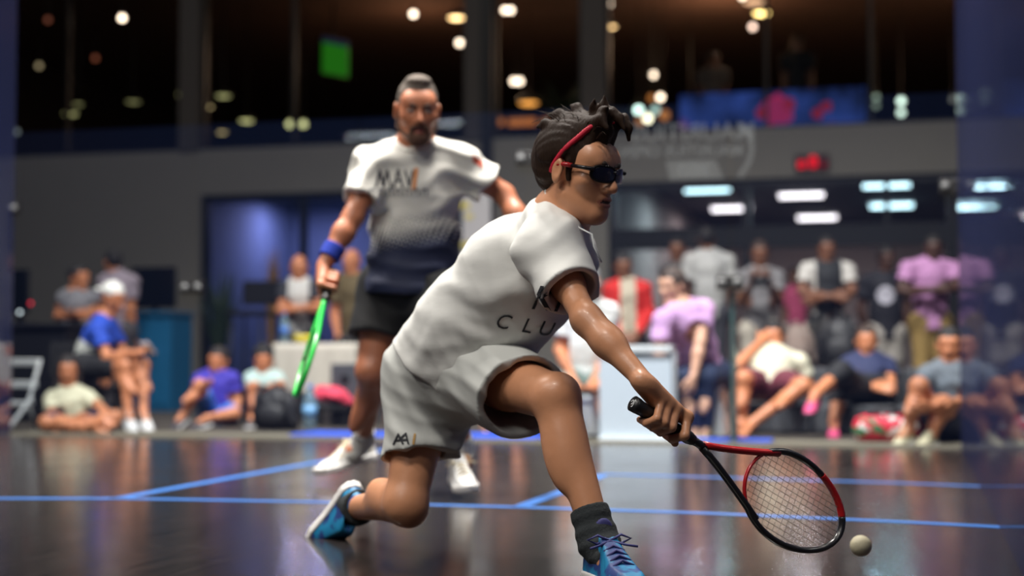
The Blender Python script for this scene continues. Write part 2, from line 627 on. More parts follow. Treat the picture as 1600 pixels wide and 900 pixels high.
def grip(c, u, v, w, wrist, R=0.0165, s=1.0):
    """fist around a handle: u along the handle (index side), v to the knuckles, w the side the fingers come round"""
    c = np.asarray(c, float); wrist = np.asarray(wrist, float)
    L = []
    for i, o in enumerate((0.036, 0.013, -0.010, -0.031)):
        r = (0.0104, 0.0106, 0.0102, 0.0092)[i] * s
        dl = 0.012 if i == 0 else 0.0
        mcp = c + u * (o * 1.02 + dl) + v * (R + 0.020) + w * 0.004
        pip = c + u * (o * 0.98 - 0.004 + dl * 1.5) + w * (R + 0.018) - v * 0.001
        dip = c + u * (o * 0.98 - 0.012 + dl) + w * (R + 0.001) - v * (R + 0.006)
        tip = c + u * (o * 0.98 - 0.014 + dl) - v * (R + 0.006) - w * 0.013
        L += [rc(mcp, pip, r * 1.12, r * 1.02, 0.005), rc(pip, dip, r * 1.02, r * 0.95, 0.004), rc(dip, tip, r * 0.94, r * 0.85, 0.004)]
        L += [el(mcp + v * 0.002, (r * 1.28,) * 3, None, 0.006)]
        side = wrist + u * (o * 0.55)
        L += [rc(side, mcp - w * 0.004, 0.0158 * s, 0.0125 * s, 0.014)]
        L += [rc(side - w * 0.012, c + u * o * 0.9 + v * (R + 0.008) - w * 0.012, 0.016 * s, 0.012 * s, 0.014)]
    tb = wrist * 0.45 + (c + v * R) * 0.55 - w * (R + 0.006) + u * 0.012
    t1 = c + u * 0.030 - w * (R + 0.013) + v * 0.004
    t2 = c + u * 0.052 - w * (R + 0.008) - v * 0.010
    t3 = c + u * 0.060 - w * 0.004 - v * (R + 0.010)
    L += [rc(tb, t1, 0.018 * s, 0.0135 * s, 0.012), rc(t1, t2, 0.0122 * s, 0.0112 * s, 0.005), rc(t2, t3, 0.011 * s, 0.0092 * s, 0.004)]
    return L

def shoe_fields(heel, toe, up, L=None, high=0.10, wid=1.0):
    heel, toe = np.asarray(heel, float), np.asarray(toe, float)
    f = nrm(toe - heel)
    up = np.asarray(up, float); n = nrm(up - f * (up @ f))
    s = np.cross(f, n)
    Ls = np.linalg.norm(toe - heel) if L is None else L
    q = Ls / 0.29
    X = np.array([-0.05, 0.0, 0.008, 0.03, 0.08, 0.13, 0.20, 0.245, 0.275, 0.288, 0.29, 0.34]) * q
    W = np.array([0.002, 0.010, 0.022, 0.033, 0.034, 0.037, 0.049, 0.043, 0.027, 0.013, 0.003, 0.002]) * q * wid
    XT = np.array([0.0, 0.015, 0.05, 0.085, 0.11, 0.15, 0.20, 0.25, 0.29]) * q
    T = np.array([high * 0.80, high, high * 0.92, high * 1.06, high * 1.12, 0.090, 0.062, 0.050, 0.028]) * q
    h32, f32, n32, s32 = V(heel), V(f), V(n), V(s)
    def local(P):
        d = P - h32
        return d @ f32, d @ s32, d @ n32
    def sole(P):
        x, y, z = local(P)
        lift = np.clip((x - 0.2 * q) / (0.09 * q), 0, 1) ** 2 * 0.012 * q
        hw = np.interp(x, X, W) + 0.004 * q
        d2 = np.maximum((np.abs(y) - hw) * 0.8, np.maximum(-0.004 - x, x - Ls - 0.004))
        return np.maximum(d2, np.abs(z - 0.015 * q - lift) - 0.0150 * q)
    def upper(P):
        x, y, z = local(P)
        top = np.interp(x, XT, T)
        hw = np.interp(x, X, W)
        zz = np.clip(z / np.maximum(top, 1e-3), 0, 1)
        w = hw * np.sqrt(np.clip(1 - 0.62 * zz ** 2.2, 0.05, 1))
        d = np.maximum(np.maximum((np.abs(y) - w) * 0.75, (z - top) * 0.7), np.maximum(0.012 * q - z, np.maximum(-x, x - Ls)))
        return d
    pts = [heel + f * a * Ls + n * b + s * c for a in (-0.05, 1.05) for b in (-0.01, 0.125 * q) for c in (-0.06 * q, 0.06 * q)]
    lo, hi = np.min(pts, 0), np.max(pts, 0)
    frame = (heel, f, n, s, q)
    return func(sole, lo, hi), func(upper, lo, hi), frame

def make_shoe(parent, origin, heel, toe, up, m_up, m_sole, m_lace=None, cell=0.004, high=0.10, label=None, tongue=None, wid=1.0, name='shoe'):
    so, upf, (h, f, n, s, q) = shoe_fields(heel, toe, up, high=high, wid=wid)
    hole = el(h + f * 0.055 * q + n * (high * 1.05) * q, (0.042 * q, 0.022 * q, 0.04 * q), [f, s, n], 0.006, 's')
    o = skin_obj(name, [upf, hole], cell, m_up, parent, origin)
    skin_obj('sole', [so], cell, m_sole, o, origin)
    if label: o['label'] = label
    if m_lace is not None:
        mb = MB()
        org = np.array(origin)
        for i in range(6):
            x = 0.105 + 0.018 * i
            z = np.interp(x, [0.11, 0.15, 0.20, 0.25], [0.112, 0.092, 0.066, 0.05])
            c = h + f * x * q + n * (z + 0.001) * q
            wv = s * 0.026 * q
            mb.tube([c - wv - n * 0.010 * q + f * 0.006 * q - org, c - f * .002 - org + n * 0.002 * q, c + wv - n * 0.010 * q + f * 0.006 * q - org], 0.0034 * q, 6)
        c = h + f * 0.118 * q + n * 0.108 * q
        for sg in (-1, 1):
            mb.tube([c - org, c + (s * sg * 0.03 + n * 0.014) * q - org, c + (s * sg * 0.055 + n * 0.004) * q - org, c + (s * sg * 0.032 - n * 0.006) * q - org, c - org], 0.0032 * q, 6)
            mb.tube([c - org, c + (s * sg * 0.035 + f * 0.02 - n * 0.008) * q - org, c + (s * sg * 0.06 + f * 0.03 - n * 0.012) * q - org], 0.0030 * q, 6)
        mb.build('laces', m_lace, o, True)
    if tongue is not None:
        skin_obj('tongue', [rc(h + f * 0.10 * q + n * 0.085 * q, h + f * 0.083 * q + n * 0.135 * q, 0.026 * q, 0.024 * q, flat=(f, 3.0))], cell, tongue, o, origin)
    return o

# ---- text laid on a surface -------------------------------------------------
def text_mesh(s, size, bold=0.0, ext=0.0):
    c = bpy.data.curves.new('lettering', 'FONT')
    c.body = s
    c.size = size
    c.align_x = 'CENTER'
    c.align_y = 'CENTER'
    c.offset = bold
    c.extrude = ext
    c.resolution_u = 3
    o = bpy.data.objects.new('lettering', c)
    COL.objects.link(o)
    dg = bpy.context.evaluated_depsgraph_get()
    me = bpy.data.meshes.new_from_object(o.evaluated_get(dg))
    bpy.data.objects.remove(o)
    bpy.data.curves.remove(c)
    return me

def flat_text(name, s, size, m, parent, loc, x_dir, y_dir, bold=0.0, ext=0.001, mirror=False, origin=(0, 0, 0)):
    me = text_mesh(s, size, bold, ext)
    x, y = Vector(nrm(x_dir)), Vector(nrm(y_dir))
    z = x.cross(y)
    if mirror: x = -x
    M = Matrix.Translation(Vector(loc) - Vector(origin)) @ Matrix((x, y, z)).transposed().to_4x4()
    me.transform(M)
    me.materials.clear(); me.materials.append(m)
    o = bpy.data.objects.new(name, me)
    COL.objects.link(o)
    if parent is not None: o.parent = parent
    return o

def bm_to_world_tree(ob):
    me = ob.data
    mw = Vector((0, 0, 0))
    p = ob
    while p is not None:
        mw += p.location
        p = p.parent
    return BVHTree.FromPolygons([v.co + mw for v in me.vertices], [tuple(f.vertices) for f in me.polygons]), mw

def project_print(name, cloth, shapes, m, loc, x_dir, y_dir, toward, parent, origin):
    """lays flat outlines (list of meshes in their own xy plane, or text meshes) on the cloth by casting along `toward`"""
    tree, _ = bm_to_world_tree(cloth)
    x, y, t = Vector(nrm(x_dir)), Vector(nrm(y_dir)), Vector(nrm(toward))
    bm = bmesh.new()
    for me in shapes:
        bm.from_mesh(me)
    bmesh.ops.triangulate(bm, faces=bm.faces)
    for _ in range(3):
        es = [e for e in bm.edges if e.calc_length() > 0.012]
        if es:
            bmesh.ops.subdivide_edges(bm, edges=es, cuts=1)
            bmesh.ops.triangulate(bm, faces=bm.faces)
    dead = []
    for v in bm.verts:
        p = Vector(loc) + x * v.co.x + y * v.co.y - t * 0.5
        hit = tree.ray_cast(p, t, 1.5)
        if hit[0] is None:
            dead.append(v); continue
        v.co = hit[0] + hit[1] * 0.0022 - Vector(origin)
    bmesh.ops.delete(bm, geom=dead, context='VERTS')
    me = bpy.data.meshes.new(name)
    bm.to_mesh(me); bm.free()
    me.materials.append(m)
    o = bpy.data.objects.new(name, me)
    COL.objects.link(o)
    o.parent = parent
    return o

def strokes_mesh(lines, width):
    """flat ribbons in the xy plane from polylines"""
    bm = bmesh.new()
    for ln in lines:
        for (a, b) in zip(ln[:-1], ln[1:]):
            a, b = Vector((*a, 0)), Vector((*b, 0))
            d = (b - a).normalized(); p = Vector((-d.y, d.x, 0)) * width / 2
            e = d * width * 0.4
            bm.faces.new([bm.verts.new(q) for q in (a - p - e, b - p + e, b + p + e, a + p - e)])
    me = bpy.data.meshes.new('strokes')
    bm.to_mesh(me); bm.free()
    return me
# ------------------------------------------------------------------ the court
def floor_material():
    m = bpy.data.materials.new('dark_court_boards')
    m.use_nodes = True
    nt = m.node_tree
    L = nt.links
    b = nt.nodes['Principled BSDF']
    tc = nt.nodes.new('ShaderNodeTexCoord')
    def noise(scale, detail, sc):
        mp = nt.nodes.new('ShaderNodeMapping'); mp.inputs['Scale'].default_value = sc[:3]
        if len(sc) > 3: mp.inputs['Rotation'].default_value = (0, 0, sc[3])
        n = nt.nodes.new('ShaderNodeTexNoise'); n.inputs['Scale'].default_value = scale; n.inputs['Detail'].default_value = detail
        L.new(tc.outputs['Object'], mp.inputs[0]); L.new(mp.outputs[0], n.inputs['Vector'])
        return n
    grain = noise(3.0, 5, (9, 0.7, 1))
    rp = nt.nodes.new('ShaderNodeValToRGB')
    rp.color_ramp.elements[0].position = 0.3; rp.color_ramp.elements[0].color = rgb((30, 28, 28))
    rp.color_ramp.elements[1].position = 0.75; rp.color_ramp.elements[1].color = rgb((50, 44, 43))
    L.new(grain.outputs['Fac'], rp.inputs[0])
    # pale scuffs left by shoes
    sc1 = noise(1.6, 2, (0.55, 2.6, 1, 0.9))
    r1 = nt.nodes.new('ShaderNodeValToRGB')
    e = r1.color_ramp.elements
    e[0].position = 0.497; e[0].color = (0, 0, 0, 1); e[1].position = 0.503; e[1].color = (0, 0, 0, 1)
    k = e.new(0.5); k.color = (1, 1, 1, 1)
    L.new(sc1.outputs['Fac'], r1.inputs[0])
    gate = noise(4.5, 2, (1, 1, 1))
    r2 = nt.nodes.new('ShaderNodeValToRGB'); r2.color_ramp.elements[0].position = 0.52; r2.color_ramp.elements[1].position = 0.7
    L.new(gate.outputs['Fac'], r2.inputs[0])
    mul = nt.nodes.new('ShaderNodeMath'); mul.operation = 'MULTIPLY'
    L.new(r1.outputs[0], mul.inputs[0]); L.new(r2.outputs[0], mul.inputs[1])
    mul2 = nt.nodes.new('ShaderNodeMath'); mul2.operation = 'MULTIPLY'; mul2.inputs[1].default_value = 0.35
    L.new(mul.outputs[0], mul2.inputs[0])
    mx = nt.nodes.new('ShaderNodeMix'); mx.data_type = 'RGBA'
    mx.inputs[7].default_value = rgb((120, 115, 112))
    L.new(mul2.outputs[0], mx.inputs[0]); L.new(rp.outputs[0], mx.inputs[6])
    L.new(mx.outputs[2], b.inputs['Base Color'])
    dirt = noise(2.2, 5, (1, 1, 1))
    mr = nt.nodes.new('ShaderNodeMapRange'); mr.inputs[3].default_value = 0.10; mr.inputs[4].default_value = 0.22
    L.new(dirt.outputs['Fac'], mr.inputs[0]); L.new(mr.outputs[0], b.inputs['Roughness'])
    bp = nt.nodes.new('ShaderNodeBump'); bp.inputs['Strength'].default_value = 0.06; bp.inputs['Distance'].default_value = 0.003
    fine = noise(40, 3, (3, 0.5, 1))
    L.new(fine.outputs['Fac'], bp.inputs['Height']); L.new(bp.outputs[0], b.inputs['Normal'])
    b.inputs['Specular IOR Level'].default_value = 0.42
    return m

M_FLOOR = floor_material()
M_LINE = mat('blue_court_line', (58, 112, 186), 0.35, bump=0.05)
M_HALLFLOOR = mat('hall_carpet', (62, 56, 50), 0.75, bump=0.2, bscale=90, var=0.2)
M_SILL = mat('pale_threshold', (128, 122, 104), 0.6, var=0.1)
M_WALL = mat('greige_plaster', (148, 144, 136), 0.85, bump=0.05, bscale=30, var=0.05, vscale=2)
M_COLUMN = mat('grey_column_paint', (84, 80, 80), 0.8, var=0.05)
M_FRAME = mat('dark_window_frame', (30, 31, 36), 0.45, metal=0.3)
M_BLACK = mat('black_plastic', (18, 18, 20), 0.45)
M_BLACKCLOTH = mat('black_fabric', (18, 18, 22), 0.9, bump=0.2, bscale=50)
M_STEEL = mat('steel', (170, 172, 175), 0.3, metal=1.0)
M_WHITE = mat('white_plastic', (225, 228, 228), 0.4)
M_TINT = glass_mat('court_glass', (0.93, 0.95, 0.97), 0.75, body=(50, 66, 110), body_fac=0.022)  # faint blue body paints in the bluish reflection of the panes
M_BLUEGLASS = glass_mat('blue_printed_glass', (0.3, 0.4, 0.75), body=(48, 54, 88), body_fac=0.72, gloss_fac=0.30, rough=0.035)
M_WIN = glass_mat('window_glass', (0.9, 0.92, 0.93), 0.6)

structure(MB().span((A_L - 0.1, -1.0, -0.08), (A_R + 0.1, Y_BACK + 0.02, 0.0)).build('floor', M_FLOOR))
structure(MB().span((-16, Y_BACK + 0.02, -0.10), (9, 34, -0.002)).build('floor', M_HALLFLOOR))
structure(MB().span((A_L - 0.1, Y_BACK + 0.03, -0.05), (A_R + 2.0, Y_BACK + 0.62, 0.002)).build('trim_1', M_SILL))

def line_strip(pts, halfw):
    mb = MB()
    P = [floor_at(*p) if len(p) == 2 else np.array(p) for p in pts]
    L_, R_ = [], []
    for i, p in enumerate(P):
        d = nrm(P[min(i + 1, len(P) - 1)] - P[max(i - 1, 0)])
        n = np.array([-d[1], d[0], 0]) * halfw
        z = np.array([0, 0, 0.0012])
        L_.append(mb.bm.verts.new(p + n + z)); R_.append(mb.bm.verts.new(p - n + z))
    for i in range(len(P) - 1):
        mb.bm.faces.new((L_[i], R_[i], R_[i + 1], L_[i + 1]))
    o = mb.build('court_line', M_LINE)
    return structure(o)

line_strip([(A_L, float(floor_at(-40, 779)[1]), 0.0), (-40, 779), (189, 779), (500, 784.5), (810, 792.5), (1100, 802), (1396, 815), (1590, 825)], 0.034)
line_strip([(940, 741), (1160, 747.5), (1396, 754.6), (1530, 760), (1553, 761.5)], 0.032)
line_strip([(812, 792), (885, 766), (943, 741.5)], 0.03)
line_strip([(186, 778.5), (360, 747), (536, 715), (690, 687)], 0.032)

# glass walls
GL_H = 2.13
seams = [A_L, plane_y(300, 500, Y_BACK)[0], plane_y(560, 500, Y_BACK)[0], plane_y(826, 500, Y_BACK)[0], plane_y(1143, 500, Y_BACK)[0], A_R]
for i in range(5):
    g = 0.004
    structure(MB().span((seams[i] + g, Y_BACK, 0.004), (seams[i + 1] - g, Y_BACK + 0.012, GL_H)).build('wall_back', M_TINT))
for y0, y1 in ((-0.3, 3.1), (3.105, 6.3), (6.305, Y_BACK)):
    structure(MB().span((A_R, y0, 0.0), (A_R + 0.012, y1, 4.6)).build('wall_right', M_BLUEGLASS))
    structure(MB().span((A_L - 0.012, y0, 0.0), (A_L, y1, 4.6)).build('wall_left', M_BLUEGLASS))
structure(MB().span((A_L, Y_BACK - 0.004, 0.0), (A_R, Y_BACK + 0.016, 0.018)).build('trim_2', mat('floor_channel', (120, 118, 108), 0.5)))

# patch fittings of the glass wall: a dark clamp with two round bolts; a glass fin stands behind two of the seams
M_FIN = mat('green_glass_edge', (70, 92, 90), 0.25)
fin_no = 0
for (px, py, lab) in ((300, 449, 'black glass clamp with two bolts at knee-high seam beside the blue cabinet'),
                      (1140, 441, 'black glass clamp with two bolts beside the lilac polo shirt man'),
                      (826, 247, 'black glass clamp high on the back wall beside the red headband player'),
                      (14, 326, 'black glass clamp high on the glass at the left court corner'),
                      (1490, 291, 'black glass clamp high in the right back corner of the court')):
    p = plane_y(px, py, Y_BACK)
    root = empty('glass_clamp', (p[0], Y_BACK - 0.002, p[2]), lab, 'clamp', 'clamps of the glass back wall')
    MB().box((0, 0.008, 0), (0.165, 0.044, 0.085), None, 0.006).build('plate', M_BLACK, root)
    for s in (-1, 1):
        b = MB().cone((s * 0.048, -0.014, 0), (s * 0.048, -0.024, 0), 0.026, 0.024, 20).build('bolt', mat('dull_bolt', (104, 106, 108), 0.6), root, True)
for px in (1143,):
    p = plane_y(px, 441, Y_BACK)
    structure(MB().span((p[0] - 0.012, Y_BACK + 0.03, 0.0), (p[0] + 0.012, Y_BACK + 0.16, p[2] - 0.045)).build('trim_3', M_FIN))

# faint frosted sticker on the back glass, read from behind
M_DECAL = mat('frosted_sticker', (176, 176, 170), 0.7)
M_DECAL.node_tree.nodes['Principled BSDF'].inputs['Alpha'].default_value = 0.065
dp = plane_y(1072, 236, Y_BACK)
dec = empty('window_sticker', (dp[0], Y_BACK + 0.014, dp[2]), 'faint frosted sticker lettering high on the glass back wall', 'sticker')
W_ = lambda px, py: plane_y(px, py, Y_BACK)
ox, oz = dp[0], dp[2]
def dec_text(s, px, py, size):
    q = W_(px, py)
    flat_text('lettering', s, size, M_DECAL, dec, (q[0] - ox, 0.001, q[2] - oz), (1, 0, -0.02), (0, 0, 1), 0.003, 0.0004, mirror=True)
dec_text('MAURITIUS', 1082, 207, 0.155)
dec_text('MAURITIUS OPEN', 1064, 236, 0.098)
mb = MB()
arc = []
for i in range(15):
    t = i / 14
    q = W_(1150 + 24 * math.sin(t * 2.6 + 0.35), 192 + 84 * t)
    arc.append((q[0] - ox, 0.002, q[2] - oz))
mb.tube(arc, 0.02, 6, flat=((0, 1, 0), 0.05)).build('swoosh', M_DECAL, dec)
mb = MB()
q = [W_(*c) for c in ((1040, 251), (1118, 249), (1130, 279), (1046, 281))]
mb.poly([(c[0] - ox, 0.001, c[2] - oz) for c in q], (0, 0.001, 0)).build('label_field', M_DECAL, dec)
dec_text('2023', 1083, 265, 0.10)

# ------------------------------------------------------------------ venue behind the court
FT = 0.25
def fx(px, py=300): return plane_y(px, py, Y_FAC)[0]
Z_SOF = (plane_y(330, 300, Y_FAC)[2] + plane_y(1400, 277, Y_FAC)[2]) / 2
Z_BAND = (plane_y(200, 231, Y_FAC)[2] + plane_y(1350, 203, Y_FAC)[2]) / 2
X0, X1 = -17.0, 6.5
def wall_piece(xa, xb, za, zb, name='wall_rear', m=None, y0=0.0, t=FT):
    return structure(MB().span((xa, Y_FAC + y0, za), (xb, Y_FAC + y0 + t, zb)).build(name, m or M_WALL))
wall_piece(X0, X1, Z_SOF, Z_BAND)
wall_piece(X0, fx(313), 0, Z_SOF)
wall_piece(fx(772), fx(950), 0, Z_SOF)
wall_piece(fx(1502), X1, 0, Z_SOF)
Z_TOP = Z_BAND + 3.9
for a, b in ((281, 312), (727, 769), (909, 946)):
    structure(MB().span((fx(a, 120), Y_FAC - 0.03, Z_BAND - 0.02), (fx(b, 120), Y_FAC + 0.3, Z_TOP)).build('column', M_COLUMN))
# dark mullion beside the middle column
wall_piece(fx(752, 120), fx(770, 120), 0.0, Z_TOP, 'trim_4', M_FRAME, -0.05, 0.1)

def glazing(xa, xb, za, zb, no, mull=(), bar=0.05, rails=()):
    root = empty('window_%d' % no, ((xa + xb) / 2, Y_FAC + 0.12, za))
    structure(root)
    cx = (xa + xb) / 2
    mb = MB()
    for x in (xa + bar / 2, xb - bar / 2) + tuple(mull):
        mb.span((x - bar / 2 - cx, -0.04, 0), (x + bar / 2 - cx, 0.04, zb - za))
    for z in (bar / 2, zb - za - bar / 2) + tuple(r - za for r in rails):
        mb.span((xa - cx, -0.035, z - bar / 2), (xb - cx, 0.035, z + bar / 2))
    structure(mb.build('window_frame', M_FRAME, root))
    structure(MB().span((xa - cx, -0.004, 0.02), (xb - cx, 0.004, zb - za)).build('window_pane', M_WIN, root))
    return root

glazing(X0, fx(281, 120), Z_BAND, Z_TOP, 1, (fx(100, 120),))
glazing(fx(312, 120), fx(727, 120), Z_BAND, Z_TOP, 2, (fx(455, 120),))
glazing(fx(769, 120), fx(909, 120), Z_BAND, Z_TOP, 3)
glazing(fx(946, 120), X1, Z_BAND, Z_TOP, 4, (fx(1196, 120), fx(1360, 120)), 0.04)
glazing(fx(313), fx(772), 0.0, Z_SOF, 5, (fx(470),), 0.10)

# entrance: frame, transom, mullions; leaves stand open behind the people
ZT0, ZT1 = plane_y(1200, 386, Y_FAC)[2], plane_y(1200, 352, Y_FAC)[2]
xa, xb = fx(950), fx(1502)
root = structure(empty('door_1', ((xa + xb) / 2, Y_FAC + 0.12, 0)))
cx = (xa + xb) / 2
mb = MB()
for p, w in ((954, 0.10), (1165, 0.10), (1385, 0.06), (1493, 0.22)):
    x = fx(p) - cx
    mb.span((x - w / 2, -0.06, 0), (x + w / 2, 0.06, Z_SOF))
mb.span((xa - cx, -0.07, ZT0), (xb - cx, 0.07, ZT1))
mb.span((xa - cx, -0.07, Z_SOF - 0.10), (xb - cx, 0.07, Z_SOF))
structure(mb.build('door_frame', M_FRAME, root))
structure(MB().span((xa - cx, -0.004, ZT1), (xb - cx, 0.004, Z_SOF)).build('door_pane', M_WIN, root))

# lobby behind the entrance
M_LOBBY = mat('lobby_wall', (196, 176, 172), 0.8, var=0.05)
M_LOBCEIL = mat('lobby_ceiling', (92, 86, 90), 0.8)
M_LOBFLOOR = mat('lobby_floor', (120, 112, 108), 0.4)
LY1 = 31.0
structure(MB().span((fx(950) - 0.2, LY1, 0), (X1, LY1 + 0.2, Z_BAND)).build('wall_lobby', M_LOBBY))
structure(MB().span((fx(950) - 0.3, Y_FAC + FT, 0), (fx(950) - 0.1, LY1, Z_BAND)).build('wall_lobby', M_LOBBY))
structure(MB().span((X1, Y_FAC + FT, 0), (X1 + 0.2, LY1, Z_BAND)).build('wall_lobby', M_LOBBY))
structure(MB().span((X0, Y_FAC + FT, Z_BAND - 0.30), (X1, LY1 + 8, Z_BAND - 0.02)).build('ceiling', M_LOBCEIL))
ZC = Z_BAND - 0.30

def tube_light(px, py, wpx, color, power, lab, warm=5.0):
    p = plane_z(px, py, ZC - 0.06)
    z = float((p - CO) @ FW)
    L = wpx * z / F_PX * 0.82
    root = empty('ceiling_light', (p[0], p[1], ZC - 0.06), lab, 'ceiling light', 'tube lights on the ground floor ceiling')
    MB().box((0, 0, 0.035), (L + 0.06, 0.16, 0.045), None, 0.008).build('housing', M_WHITE, root)
    MB().cone((-L / 2, 0, 0), (L / 2, 0, 0), 0.05, 0.05, 16).build('tube', emat('tube_%d_%d' % (color[0], color[2]), color, warm), root, True)
    d = bpy.data.lights.new('tube_glow', 'AREA'); d.shape = 'RECTANGLE'; d.size, d.size_y = L, 0.12
    d.energy = power; d.color = rgb(color)[:3]
    o = bpy.data.objects.new('tube_glow', d); COL.objects.link(o)
    o.location = (p[0], p[1], ZC - 0.14)

CW, NW, PU = (212, 249, 255), (255, 240, 240), (206, 196, 255)
for a in ((1105, 295, 84, CW, 22, 'long cool white tube light, nearest the red headband player'),
          (1143, 325, 74, NW, 22, 'white tube light crossing the first dark entrance mullion'),
          (1252, 304, 82, NW, 22, 'warm white tube light between the entrance mullions, upper one'),
          (1277, 339, 72, NW, 22, 'warm white tube light below and beside another, mid entrance'),
          (1385, 288, 86, CW, 22, 'cool white tube light at the top above the arms-folded lilac shirt'),
          (1393, 320, 78, CW, 22, 'cool white tube light, lower of the pair by the last mullion'),
          (1216, 378, 46, NW, 20, 'small far tube light just over the standing man with camera')):
    tube_light(*a)
tube_light(481, 307, 84, PU, 48, 'violet tube light in the blue room behind the left window', 3.0)
tube_light(579, 338, 34, CW, 44, 'short cyan tube light beside the sleeve of the dark-haired bearded player', 3.0)
tube_light(775, 346, 30, PU, 14, 'small violet tube light between the two players', 3.0)

# blue room behind the left window
M_BLUEROOM = mat('blue_room_wall', (104, 120, 150), 0.8, var=0.12, vscale=0.8)
M_TEAL = mat('teal_room_wall', (100, 140, 146), 0.8, var=0.1, vscale=0.8)
xr0, xr1 = fx(313) - 0.4, fx(772) + 0.2
structure(MB().span((xr0, Y_FAC + 4.2, 0), ((xr0 + xr1) / 2 - 0.4, Y_FAC + 4.4, ZC)).build('wall_blue_room', M_BLUEROOM))
structure(MB().span(((xr0 + xr1) / 2 - 0.4, Y_FAC + 4.2, 0), (xr1, Y_FAC + 4.4, ZC)).build('wall_blue_room', M_TEAL))
structure(MB().span((xr0 - 0.2, Y_FAC + FT, 0), (xr0, Y_FAC + 4.4, ZC)).build('wall_blue_room', M_BLUEROOM))
structure(MB().span((xr1, Y_FAC + FT, 0), (xr1 + 0.2, Y_FAC + 4.4, ZC)).build('wall_blue_room', M_TEAL))

# upper floor: lounge with pendant lamps
M_UPWALL = mat('lounge_wall', (46, 36, 34), 0.8, var=0.2, vscale=0.6)
M_UPCEIL = mat('lounge_ceiling', (118, 88, 72), 0.85, var=0.15, vscale=0.5)
M_UPFLOOR = mat('lounge_floor', (40, 32, 28), 0.6)
Z_UPC = Z_BAND + 2.95
UY1 = 38.0
structure(MB().span((X0, Y_FAC + FT, Z_BAND - 0.02), (X1 + 2, UY1, Z_BAND)).build('floor', M_UPFLOOR))
structure(MB().span((X0, Y_FAC + 0.30, Z_UPC), (X1 + 2, UY1, Z_UPC + 0.2)).build('ceiling', M_UPCEIL))
structure(MB().span((X0, UY1, Z_BAND), (X1 + 2, UY1 + 0.2, Z_UPC)).build('wall_lounge', M_UPWALL))
structure(MB().span((X0 - 0.2, Y_FAC, Z_BAND), (X0, UY1, Z_TOP)).build('wall_lounge', M_UPWALL))
structure(MB().span((X1 + 2, Y_FAC, Z_BAND), (X1 + 2.2, UY1, Z_TOP)).build('wall_lounge', M_UPWALL))

for lx, ly in ((-8.0, 25.0), (-2.5, 25.0), (2.5, 25.0)):  # added warm fill under the ceiling, brightens the dark lounge
    area_lamp('lounge_fill', (lx, ly, Z_UPC - 0.4), (1.2, 1.2), 60, (1.0, 0.66, 0.42), None, 180)
for lx, ly in ((-8.0, 24.0), (-3.0, 24.5), (1.5, 24.0)):  # added point fills without fittings, warm the lounge ceiling
    d = bpy.data.lights.new('lounge_ceiling_fill', 'POINT'); d.energy = (24, 52, 38)[int((lx + 8) / 4.6)]; d.color = (1.0, 0.60, 0.36); d.shadow_soft_size = 0.3
    o = bpy.data.objects.new('lounge_ceiling_fill', d); COL.objects.link(o); o.location = (lx, ly, Z_UPC - 0.9)

# tube lamps over the left side of the hall; the lounge windows mirror them
for px, py, ln in ((578, 212, 1.05), (688, 194, 0.95)):
    q = plane_y(px, py, 2 * (Y_FAC + 0.12) - 8.7)
    area_lamp('hall_tube_lamp', (q[0], 8.7, q[2]), (ln, 0.10), 7, (0.86, 0.93, 1.0), (q[0], 14.0, 2.6), 170)
# ------------------------------------------------------------------ lunging player in white (nearest the camera)
M_SKIN_A = mat('tanned_skin', (212, 150, 112), 0.40, bump=0.08, bscale=38, var=0.14, vscale=11, coat=0.06)
M_MOUTH = mat('mouth_inside', (58, 26, 24), 0.6)
M_LIP_A = mat('lip_skin', (186, 116, 96), 0.4)
M_SHIRT_A = mat('white_jersey', (226, 226, 222), 0.75, bump=0.10, bscale=9, stretch=(1, 1, 3), sheen=0.1)
M_SHORT_A = mat('light_grey_shorts', (198, 200, 196), 0.7, bump=0.12, bscale=10, stretch=(2, 1, 1))
M_HAIR_A = mat('dark_brown_hair', (44, 30, 22), 0.6, bump=0.25, bscale=160, stretch=(1, 1, 0.25), var=0.35, vscale=40, spec=0.15)
M_CHAR = mat('charcoal_sock', (42, 47, 50), 0.9, bump=0.25, bscale=120)
M_PRINT = mat('black_print', (26, 28, 36), 0.7)

hR, hL = at(672, 586, 4.20), at(742, 578, 4.06)
pel = (hR + hL) / 2
kR, aR = at(634, 786, 4.08), at(556, 793, 4.44)
kL, aL = at(868, 622, 3.70), at(936, 848, 3.56)
waist, chest, nb = at(742, 512, 4.05), at(812, 430, 3.95), at(874, 338, 3.82)
sR, sL = at(858, 392, 3.69), at(885, 405, 4.02)
eR, wR = at(917, 500, 3.50), at(1003, 602, 3.39)
eL, wL = at(850, 470, 4.24), at(795, 470, 4.26)
ORG_A = np.array([pel[0], pel[1], 0.0])

hd = Head(at(907, 267, 3.76), cdir(0.76, -0.15, 0.64), cdir(0.10, 0.99, 0.05), 0.99)
fa_ = nrm(np.cross(sL - sR, nb - pel))       # chest front
if fa_ @ cdir(1, -0.3, 0.3) < 0: fa_ = -fa_

# racket frame
rk_butt = at(990, 631, 3.36)
ru = nrm(RT * 0.78 - UP * 0.49 + FW * 0.39)
rs0 = RT * -0.36 - UP * 0.88 - FW * 0.33
rs = nrm(rs0 - ru * (rs0 @ ru))
RK_L = 0.665
gc = rk_butt + ru * 0.085
gv = nrm(RT * 0.52 + UP * 0.80 + FW * 0.05); gv = nrm(gv - ru * (gv @ ru))
gw = np.cross(ru, gv)
if gw @ FW > 0: gw = -gw
wrist_grip = gc + gv * 0.052 - ru * 0.080 - gw * 0.004
wR = wrist_grip

